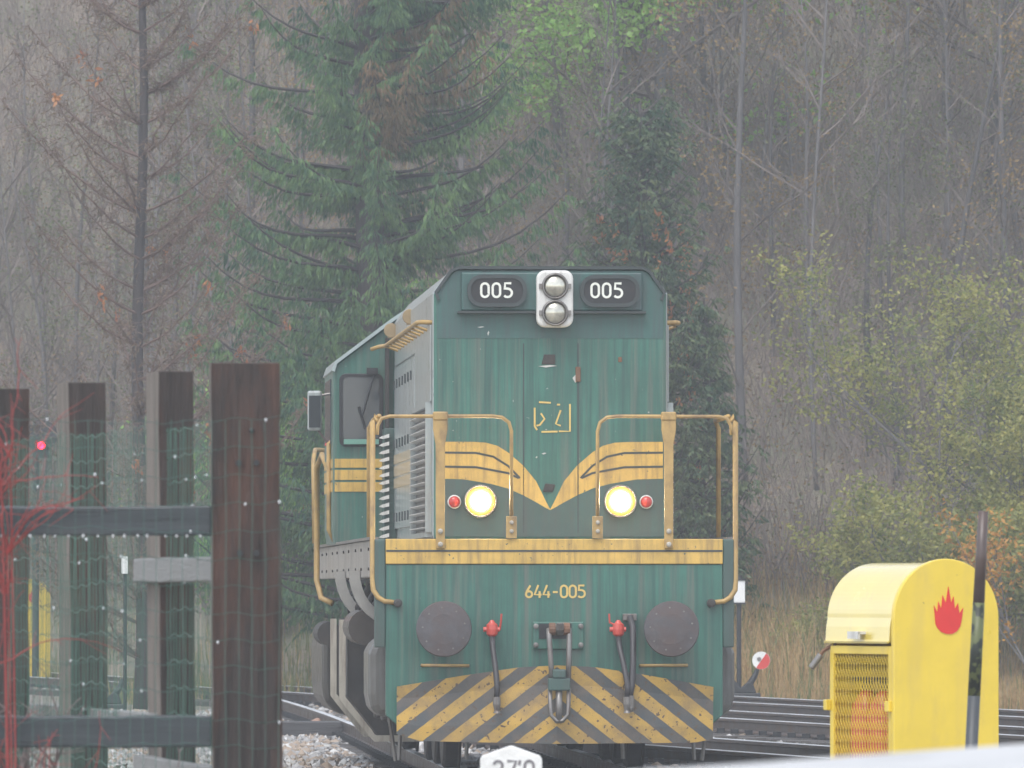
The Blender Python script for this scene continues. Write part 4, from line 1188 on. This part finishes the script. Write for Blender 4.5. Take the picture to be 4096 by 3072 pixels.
def spruce(name, loc, H, Rad, z0, seed, label, mats, whorl=.33, per=7, rise=.30, dens_=1.0, zmax=None, hang=.9, needle=(.10, .26), nw=.03, fancy=True, rust=None, azim=None, pw=.75):
    r = random.Random(seed)
    root = empty(name, loc)
    t = MB()
    n = 14; t.tube([(.06 * math.sin(i * .7), .06 * math.cos(i * .9), H * i / n) for i in range(n + 1)], [max(.02, .012 * H * (1 - i / n) + .02) for i in range(n + 1)], 10)
    t.build('trunk', BARK, root, smooth=True)
    m = MB(); bm = MB(); rm = MB()
    z = z0
    zm = zmax or H * .97
    while z < zm:
        for k in range(per):
            az = r.uniform(0, 6.283)
            Lb = Rad * max(.06, (1 - z / H)) ** pw * r.uniform(.72, 1.12)
            up = rise * r.uniform(.5, 1.3)
            zz_ = z + r.uniform(-.15, .15)
            dirh = Vector((math.cos(az), math.sin(az), 0)); side = Vector((-math.sin(az), math.cos(az), 0))
            pts = []
            ns = 8
            for i in range(ns + 1):
                q = i / ns
                pts.append(dirh * (Lb * q) + Vector((0, 0, zz_ + Lb * (up * q - .20 * math.sin(q * 3.0) * q + .10 * q * q))) + side * (.06 * Lb * math.sin(q * 4 + k)))
            bm.tube(pts, [.030 * (1 - .85 * i / ns) * min(1.3, Lb / 2.0 + .3) for i in range(ns + 1)], 4, False)
            def at_(q):
                f = q * ns; i = min(ns - 1, int(f)); return pts[i].lerp(pts[i + 1], f - i)
            isr = rust and rust(zz_, az)
            tgt = rm if isr else m
            nsec = int(15 * Lb / 2.2 * dens_) + 3
            for s in range(nsec):
                q = .05 + .95 * (s + r.random()) / nsec
                p = at_(q)
                ll = (.16 + .34 * Lb / 2.5 * (1 - q * .75)) * r.uniform(.6, 1.25)
                for sg_ in (-1, 1):
                    sd_ = (side * sg_ * r.uniform(.5, 1) + dirh * r.uniform(.4, .9) + Vector((0, 0, r.uniform(-.45, .1)))).normalized()
                    nn_ = int((6 + 16 * ll) * dens_)
                    for c in range(nn_):
                        tt = (c + r.random()) / nn_
                        pp_ = p + sd_ * (ll * tt) + Vector((0, 0, -.25 * ll * tt * tt))
                        dd = (Vector((r.uniform(-.35, .35), r.uniform(-.35, .35), -hang)) + sd_ * r.uniform(0, .7)).normalized()
                        card(tgt, pp_, dd, r.uniform(*needle) * (1.3 - .5 * tt), nw * r.uniform(.7, 1.4), r)
        z += whorl * r.uniform(.75, 1.25)
    bm.build('branches', BARK, root, kind='stuff')
    m.build('crown', mats[0], root)
    if rm.v: rm.build('rusty_boughs', mats[1], root, label='rusty brown drooping boughs')
    return tag(root, label, 'tree')


spruce('spruce_tree', (-2.14, 131, -.4), 24, 3.6, 1.2, 21, 'big dark green spruce with hanging boughs behind the locomotive', [SPRUCE, SPRUCEB], whorl=.36, per=7, dens_=1.3, zmax=12.5, needle=(.07, .19), nw=.021,
       rise=.34, rust=lambda z, a: 8.3 < z < 11.0 and int(a * 40) % 5 < 3 and -1.55 < ((a + math.pi) % (2 * math.pi) - math.pi) < -.55)
spruce('conifer', (1.98, 134, -.4), 9.3, 2.0, .6, 22, 'bushy small conifer with orange dead tufts behind the locomotive', [CON2, ORANGE], whorl=.22, per=8, rise=.85, dens_=.9, hang=.25, needle=(.06, .14), nw=.032, pw=.5,
       rust=None)
spruce('conifer', (2.95, 133.5, -.4), 6.3, 1.0, .4, 24, 'narrow low conifer between the locomotive and the white lantern', [CON2, ORANGE], whorl=.24, per=7, rise=.4, dens_=.9, hang=.5, needle=(.06, .15), nw=.03, pw=.6)


def grow(m, p, d, L_, rad, depth, r, tips, spread=.6, n_child=4, gravity=0, sides=4, wig=.18, up=.0):
    k = 4; pts = [p.copy()]; dd = d.copy()
    for i in range(k):
        dd = (dd + Vector((r.uniform(-wig, wig), r.uniform(-wig, wig), r.uniform(-wig, wig) * .6 + up + gravity))).normalized()
        pts.append(pts[-1] + dd * (L_ / k))
    m.tube(pts, [rad * (1 - .65 * i / k) for i in range(k + 1)], sides if depth > 0 else 3, False)
    tips.append((pts[-1], dd, depth)); tips.append((pts[2], dd, depth))
    if depth <= 0: return
    for c in range(n_child):
        q = r.uniform(.25, 1) * k; i = min(k - 1, int(q)); b_ = pts[i].lerp(pts[i + 1], q - i)
        ax = Vector((r.uniform(-1, 1), r.uniform(-1, 1), r.uniform(-.3, .5)))
        nd = (dd + ax.normalized() * spread * r.uniform(.7, 1.4)).normalized()
        grow(m, b_, nd, L_ * r.uniform(.45, .72), rad * .45, depth - 1, r, tips, spread, n_child, gravity, sides, wig, up)


# orange tufts on the conifer (part of it)
r = random.Random(3)
con = [o for o in bpy.data.objects if o.name.startswith('conifer') and o.type == 'EMPTY'][0]
m = MB()
for _ in range(80):
    z = r.uniform(3.8, 7.6) if r.random() < .75 else r.uniform(1.5, 4); a = r.uniform(math.pi, 2 * math.pi); rr_ = 1.5 * (1 - z / 9.3) ** .45 * r.uniform(.75, 1.08)
    c = Vector((math.cos(a) * rr_, math.sin(a) * rr_, z))
    for _k in range(10):
        card(m, c + Vector((r.uniform(-.07, .07), r.uniform(-.07, .07), r.uniform(-.1, .1))), Vector((r.uniform(-.5, .5), r.uniform(-.5, .5), r.uniform(-.3, 1))).normalized(), r.uniform(.06, .13), .045, r)
m.build('dead_tufts', ORANGE, con, kind='stuff', label='orange brown dead tufts')

# half-bare larch with rising boughs
r = random.Random(9)
lz = empty('larch_tree', (at(303, 0, 121).x, 121, -.4))
m = MB(); m.tube([(.05 * math.sin(i), .04 * math.cos(i * 1.3), 1.1 * i) for i in range(14)], [.098 * (1 - i / 15) + .012 for i in range(14)], 8); m.build('trunk', BARK, lz, smooth=True)
m = MB(); tw = MB(); og = MB()
z = .9
while z < 13:
    for k in range(4):
        a = r.uniform(0, 6.283); L_ = 2.9 * (1 - z / 15) ** .6 * r.uniform(.5, 1.1); dirh = Vector((math.cos(a), math.sin(a), 0)); pts = []
        for i in range(8):
            q = i / 7; pts.append(dirh * (L_ * q * .9) + Vector((0, 0, z + L_ * (.30 * q + .45 * q * q))) + Vector((r.uniform(-.03, .03), r.uniform(-.03, .03), 0)))
        m.tube(pts, [.021 * (1 - .8 * i / 7) for i in range(8)], 4, False)
        for s in range(int(22 * L_)):
            q = r.uniform(.12, 1); f = q * 7; i = min(6, int(f)); p = pts[i].lerp(pts[i + 1], f - i)
            d_ = Vector((r.uniform(-1, 1), r.uniform(-1, 1), r.uniform(-.4, .9))).normalized(); l_ = r.uniform(.1, .42)
            e = p + d_ * l_ + Vector((0, 0, -.06)); m.tube([p, p + d_ * l_ * .5, e], [.0055, .004, .003], 3, False)
            for c in range(5):
                card(tw, p.lerp(e, r.random()), Vector((r.uniform(-.6, .6), r.uniform(-.6, .6), r.uniform(-1, .3))).normalized(), r.uniform(.05, .13), .018, r)
        if r.random() < .36:
            c_ = pts[r.choice((5, 6, 7, 7))]
            for c in range(11): card(og, c_ + Vector((r.uniform(-.06, .06), r.uniform(-.06, .06), r.uniform(-.12, .08))), Vector((r.uniform(-.5, .5), r.uniform(-.5, .5), r.uniform(-1, .6))).normalized(), r.uniform(.06, .14), .05, r)
    z += r.uniform(.28, .5)
m.build('branches', TWIGB, lz, kind='stuff'); tw.build('crown', LARCHT, lz); og.build('dead_tufts', ORANGE, lz, kind='stuff')
tag(lz, 'half bare brown larch with upswept boughs and scattered orange tufts', 'tree')


def leafy(name, loc, seeds, lm, label, nst=6, L0=2.6, rad=.06, depth=3, nleaf=7, lsize=(.06, .11), spread=.6, lean=(0, 0), cat='bush', up=.05, bark=None, child=4, jit=.11, vz=(.75, 1.3)):
    r = random.Random(seeds)
    loc = (loc[0], loc[1], max(GZ, hz(loc[0], loc[1])) - .05)
    root = empty(name, loc); m = MB(); tips = []
    for s in range(nst):
        a = 6.283 * s / nst + r.uniform(-.4, .4)
        grow(m, Vector((r.uniform(-.3, .3), r.uniform(-.3, .3), -.15)), Vector((math.cos(a) * .55 + lean[0], math.sin(a) * .55 + lean[1], r.uniform(*vz))).normalized(), L0 * r.uniform(.7, 1.2), rad * r.uniform(.6, 1.1), depth, r, tips, spread, child, 0, 5, .2, up)
    m.build('branches', bark or BARKG, root)
    lf = MB()
    for p, d_, dp in tips:
        if dp > 1: continue
        for k in range(nleaf):
            q = p + Vector((r.gauss(0, jit), r.gauss(0, jit), r.gauss(0, jit)))
            card(lf, q, Vector((r.uniform(-1, 1), r.uniform(-1, 1), r.uniform(-1, .5))).normalized(), r.uniform(*lsize), lsize[0] * r.uniform(.6, .95), r)
    lf.build('crown', lm, root)
    return tag(root, label, cat)


leafy('bush', (9.1, 134, -.3), 31, BUSH, 'tall bush with yellow green leaves behind the yellow cabinet', 11, 3.6, .07, 3, 20, (.06, .12), lean=(-.26, 0), spread=.75)
leafy('bush', (6.9, 131.5, -.3), 32, BUSH, 'low loose bush with yellowing leaves beside the yellow cabinet', 9, 2.0, .045, 3, 18, (.06, .12), .8)
leafy('bush', (5.0, 130.5, -.3), 33, BUSH, 'sparse yellowing bush near the white and red disc', 6, 1.3, .03, 3, 6, (.05, .10), .8)
leafy('sapling', (8.0, 127, -.3), 34, BUSHO, 'amber leaved sapling in front of the tall yellow green bush', 4, 2.4, .035, 2, 22, (.06, .12), .5, lean=(-.25, 0), cat='sapling')
leafy('bush', (-3.45, 138.5, -.1), 35, OCHRE, 'ochre leaved bush behind the big sleeper post', 7, 2.0, .035, 3, 9, (.06, .12), .7)
leafy('bush', (-1.7, 136.5, .2), 36, LIME, 'bright green leaved bush showing through the spruce boughs', 7, 2.8, .05, 3, 8, (.08, .14), .8)
leafy('bush', (-4.3, 136.5, -.1), 37, LIME, 'bright green leaved bush beside the larch trunk', 6, 2.4, .04, 3, 5, (.07, .13), .8)


def tall(name, loc, seed, lm, label, H, rad, z0, nb, L_, nleaf, lsize, jit=.2, dep=2, bark=None):
    r = random.Random(seed); root = empty(name, loc); m = MB(); t = MB(); tips = []
    t.tube([(.15 * math.sin(i * .8 + seed), .1 * math.cos(i), -.3 + H * i / 10) for i in range(11)], [rad * (1 - i / 12) for i in range(11)], 8, True); t.build('trunk', BARKG, root, smooth=True)
    for k in range(nb):
        z = z0 + (H - z0) * (k + r.random()) / nb; a = r.uniform(0, 6.283)
        grow(m, Vector((.15 * math.sin(z / H * 8 + seed), 0, z)), Vector((math.cos(a), math.sin(a), r.uniform(.1, .8))).normalized(), L_ * r.uniform(.6, 1.15) * (1.1 - .5 * z / H), rad * .4, dep, r, tips, .7, 4, 0, 4)
    m.build('branches', TWIG, root)
    lf = MB()
    for p, d_, dp in tips:
        if dp > 1: continue
        for k in range(nleaf):
            q = p + Vector((r.gauss(0, jit), r.gauss(0, jit), r.gauss(0, jit * .6)))
            card(lf, q, Vector((r.uniform(-1, 1), r.uniform(-1, 1), r.uniform(-1, .4))).normalized(), r.uniform(*lsize), lsize[0] * .8, r)
    lf.build('crown', lm, root)
    return tag(root, label, 'tree')


def ground_at(x, y): return max(GZ, hz(x, y))
x, y = 2.6, 147.0; tall('broadleaf_tree', (x, y, ground_at(x, y)), 41, LIME, 'slender tree with fresh green leaves on the slope above the conifer', 14, .12, 1.7, 40, 3.1, 15, (.11, .19), .30)
x, y = 8.4, 150.0; tall('broadleaf_tree', (x, y, ground_at(x, y)), 42, OCHRE, 'ochre leaved tree on the slope above the tall bush', 11, .14, 1.8, 26, 2.3, 8, (.09, .15), .25)

# bare woodland trees on the slope: nine variants, copied
protos = []
for v in range(9):
    r = random.Random(100 + v); H = r.uniform(7, 11); m = MB(); t = MB(); tips = []
    bend = r.uniform(-.5, .5); bend2 = r.uniform(-.4, .4)
    tp = lambda q: Vector((bend * q * q + .12 * math.sin(q * 6 + v), bend2 * q * q + .1 * math.cos(q * 5 + v), -.5 + H * q))
    t.tube([tp(i / 10) for i in range(11)], [(.036 + .034 * (v % 3) / 2) * (1 - .85 * i / 10) for i in range(11)], 6, True)
    for k in range(22):
        q = .12 + .85 * (k + r.random()) / 22; a = r.uniform(0, 6.283)
        grow(m, tp(q), Vector((math.cos(a) * .75, math.sin(a) * .75, r.uniform(.5, 1.3))).normalized(), 1.5 * (1.15 - .6 * q) * r.uniform(.6, 1.2), .017, 2, r, tips, .55, 4, 0, 3, .22, .03)
    root = empty('bare_tree', (0, 0, 0)); t.build('trunk', BARKG, root, smooth=True); m.build('crown', TWIG, root)
    if v not in (0, 3):
        lf = MB()
        for p, d_, dp in tips:
            if r.random() < (.25 if v % 3 == 1 else .5):
                for k in range(4): card(lf, p + Vector((r.gauss(0, .08), r.gauss(0, .08), r.gauss(0, .08))), Vector((r.uniform(-1, 1), r.uniform(-1, 1), r.uniform(-1, .3))).normalized(), r.uniform(.04, .085), .035, r)
        lf.build('leaves', (HILLLEAF, OCHRE, HILLGREEN)[v % 3 - 1 if v < 7 else 2], root)
    lk = 'bare' if v in (0, 3) else ('brown', 'ochre', 'green')[v % 3 - 1 if v < 7 else 2]
    tag(root, {'bare': 'thin leafless grey tree in the woodland on the slope', 'brown': 'thin grey woodland tree on the slope with a few brown leaves',
               'ochre': 'thin grey woodland tree on the slope with scattered ochre leaves', 'green': 'thin grey woodland tree on the slope with faded green leaves'}[lk], 'tree', lk + ' woodland trees on the slope')
    protos.append(root)
r = random.Random(77); placed = 0; tries = 0; spots = []
while placed < 190 and tries < 4000:
    tries += 1
    x = r.uniform(-14, 14); y = r.uniform(139, 172)
    if y < hill_start(x) + 2.5: continue
    if any((x - a) ** 2 + (y - b_) ** 2 < .8 for a, b_ in spots): continue
    spots.append((x, y))
    o = protos[placed] if placed < 9 else copy_tree(protos[placed % 9])
    o.location = (x, y, hz(x, y)); s = r.uniform(.75, 1.25); o.scale = (s, s, s); o.rotation_euler = (r.uniform(-.06, .06), r.uniform(-.06, .06), r.uniform(0, 6.28)); placed += 1

# undergrowth on the slope, dry grass at its foot
m = MB(); r = random.Random(5)
for _ in range(24000):
    x = r.uniform(-12, 12); y = hill_start(x) + .5 + 26 * r.random() ** 1.15
    p = Vector((x, y, hz(x, y) - .05)); d_ = Vector((r.uniform(-.5, .5), r.uniform(-.5, .5), 1)).normalized(); l_ = r.uniform(.35, 2.0)
    q = p + d_ * l_ * .5; e = q + (d_ + Vector((r.uniform(-.4, .4), r.uniform(-.4, .4), -.1))).normalized() * l_ * .5
    m.tube([p, q, e], [.009, .006, .003], 3, False, 0)
    if r.random() < .55 + .4 * noise.noise((x * .35, y * .35, 2)):
        for k in range(4): card(m, q + Vector((r.gauss(0, .12), r.gauss(0, .12), r.gauss(0, .12))), Vector((r.uniform(-1, 1), r.uniform(-1, 1), r.uniform(-1, .3))).normalized(), r.uniform(.05, .09), .045, r, (1 if noise.noise((x * .22, y * .22, 7)) + r.uniform(-.3, .3) < .08 else (2 if r.random() < .6 else 3)))
m.build('undergrowth', [TWIG, HILLLEAF, OCHRE, HILLGREEN], kind='stuff')
m = MB(); r = random.Random(6)
def blades(n, fx, h, mi, wd=.014):
    for _ in range(n):
        x, y = fx(); z = max(GZ - .02, hz(x, y)); l_ = r.uniform(*h); b_ = Vector((r.uniform(-.25, .25), r.uniform(-.25, .25), 0)); a = Vector((r.uniform(-1, 1), r.uniform(-.4, .4), 0)).normalized() * wd * .5
        p = Vector((x, y, z)); q = p + Vector((0, 0, l_ * .6)) + b_ * l_ * .4; e = p + Vector((0, 0, l_ * .95)) + b_ * l_
        m.add([p - a, p + a, q + a * .7, q - a * .7, e], [(0, 1, 2, 3), (3, 2, 4)], mi if r.random() < .8 else 1 - mi)
blades(13000, lambda: (r.uniform(1.5, 9), r.uniform(124, 139)), (.15, .55), 0)
blades(1500, lambda: (r.uniform(2.6, 5.2), r.uniform(127, 134)), (.7, 1.5), 0, .02)
blades(4000, lambda: (r.uniform(-6, 0), r.uniform(129, 140)), (.15, .55), 1)
blades(8000, lambda: (r.uniform(-12, 1), r.uniform(150, 166)), (.15, .5), 1)
blades(1800, lambda: (lambda yy: (T1(yy) - 1.4 - abs(r.gauss(0, .7)), yy))(r.uniform(76, 96)), (.03, .12), 1, .01)
blades(900, lambda: (r.uniform(-2.9, -1.2), r.uniform(71, 80)), (.03, .10), 0, .01)
m.build('grass', [DRYG, GRASSG], kind='stuff')
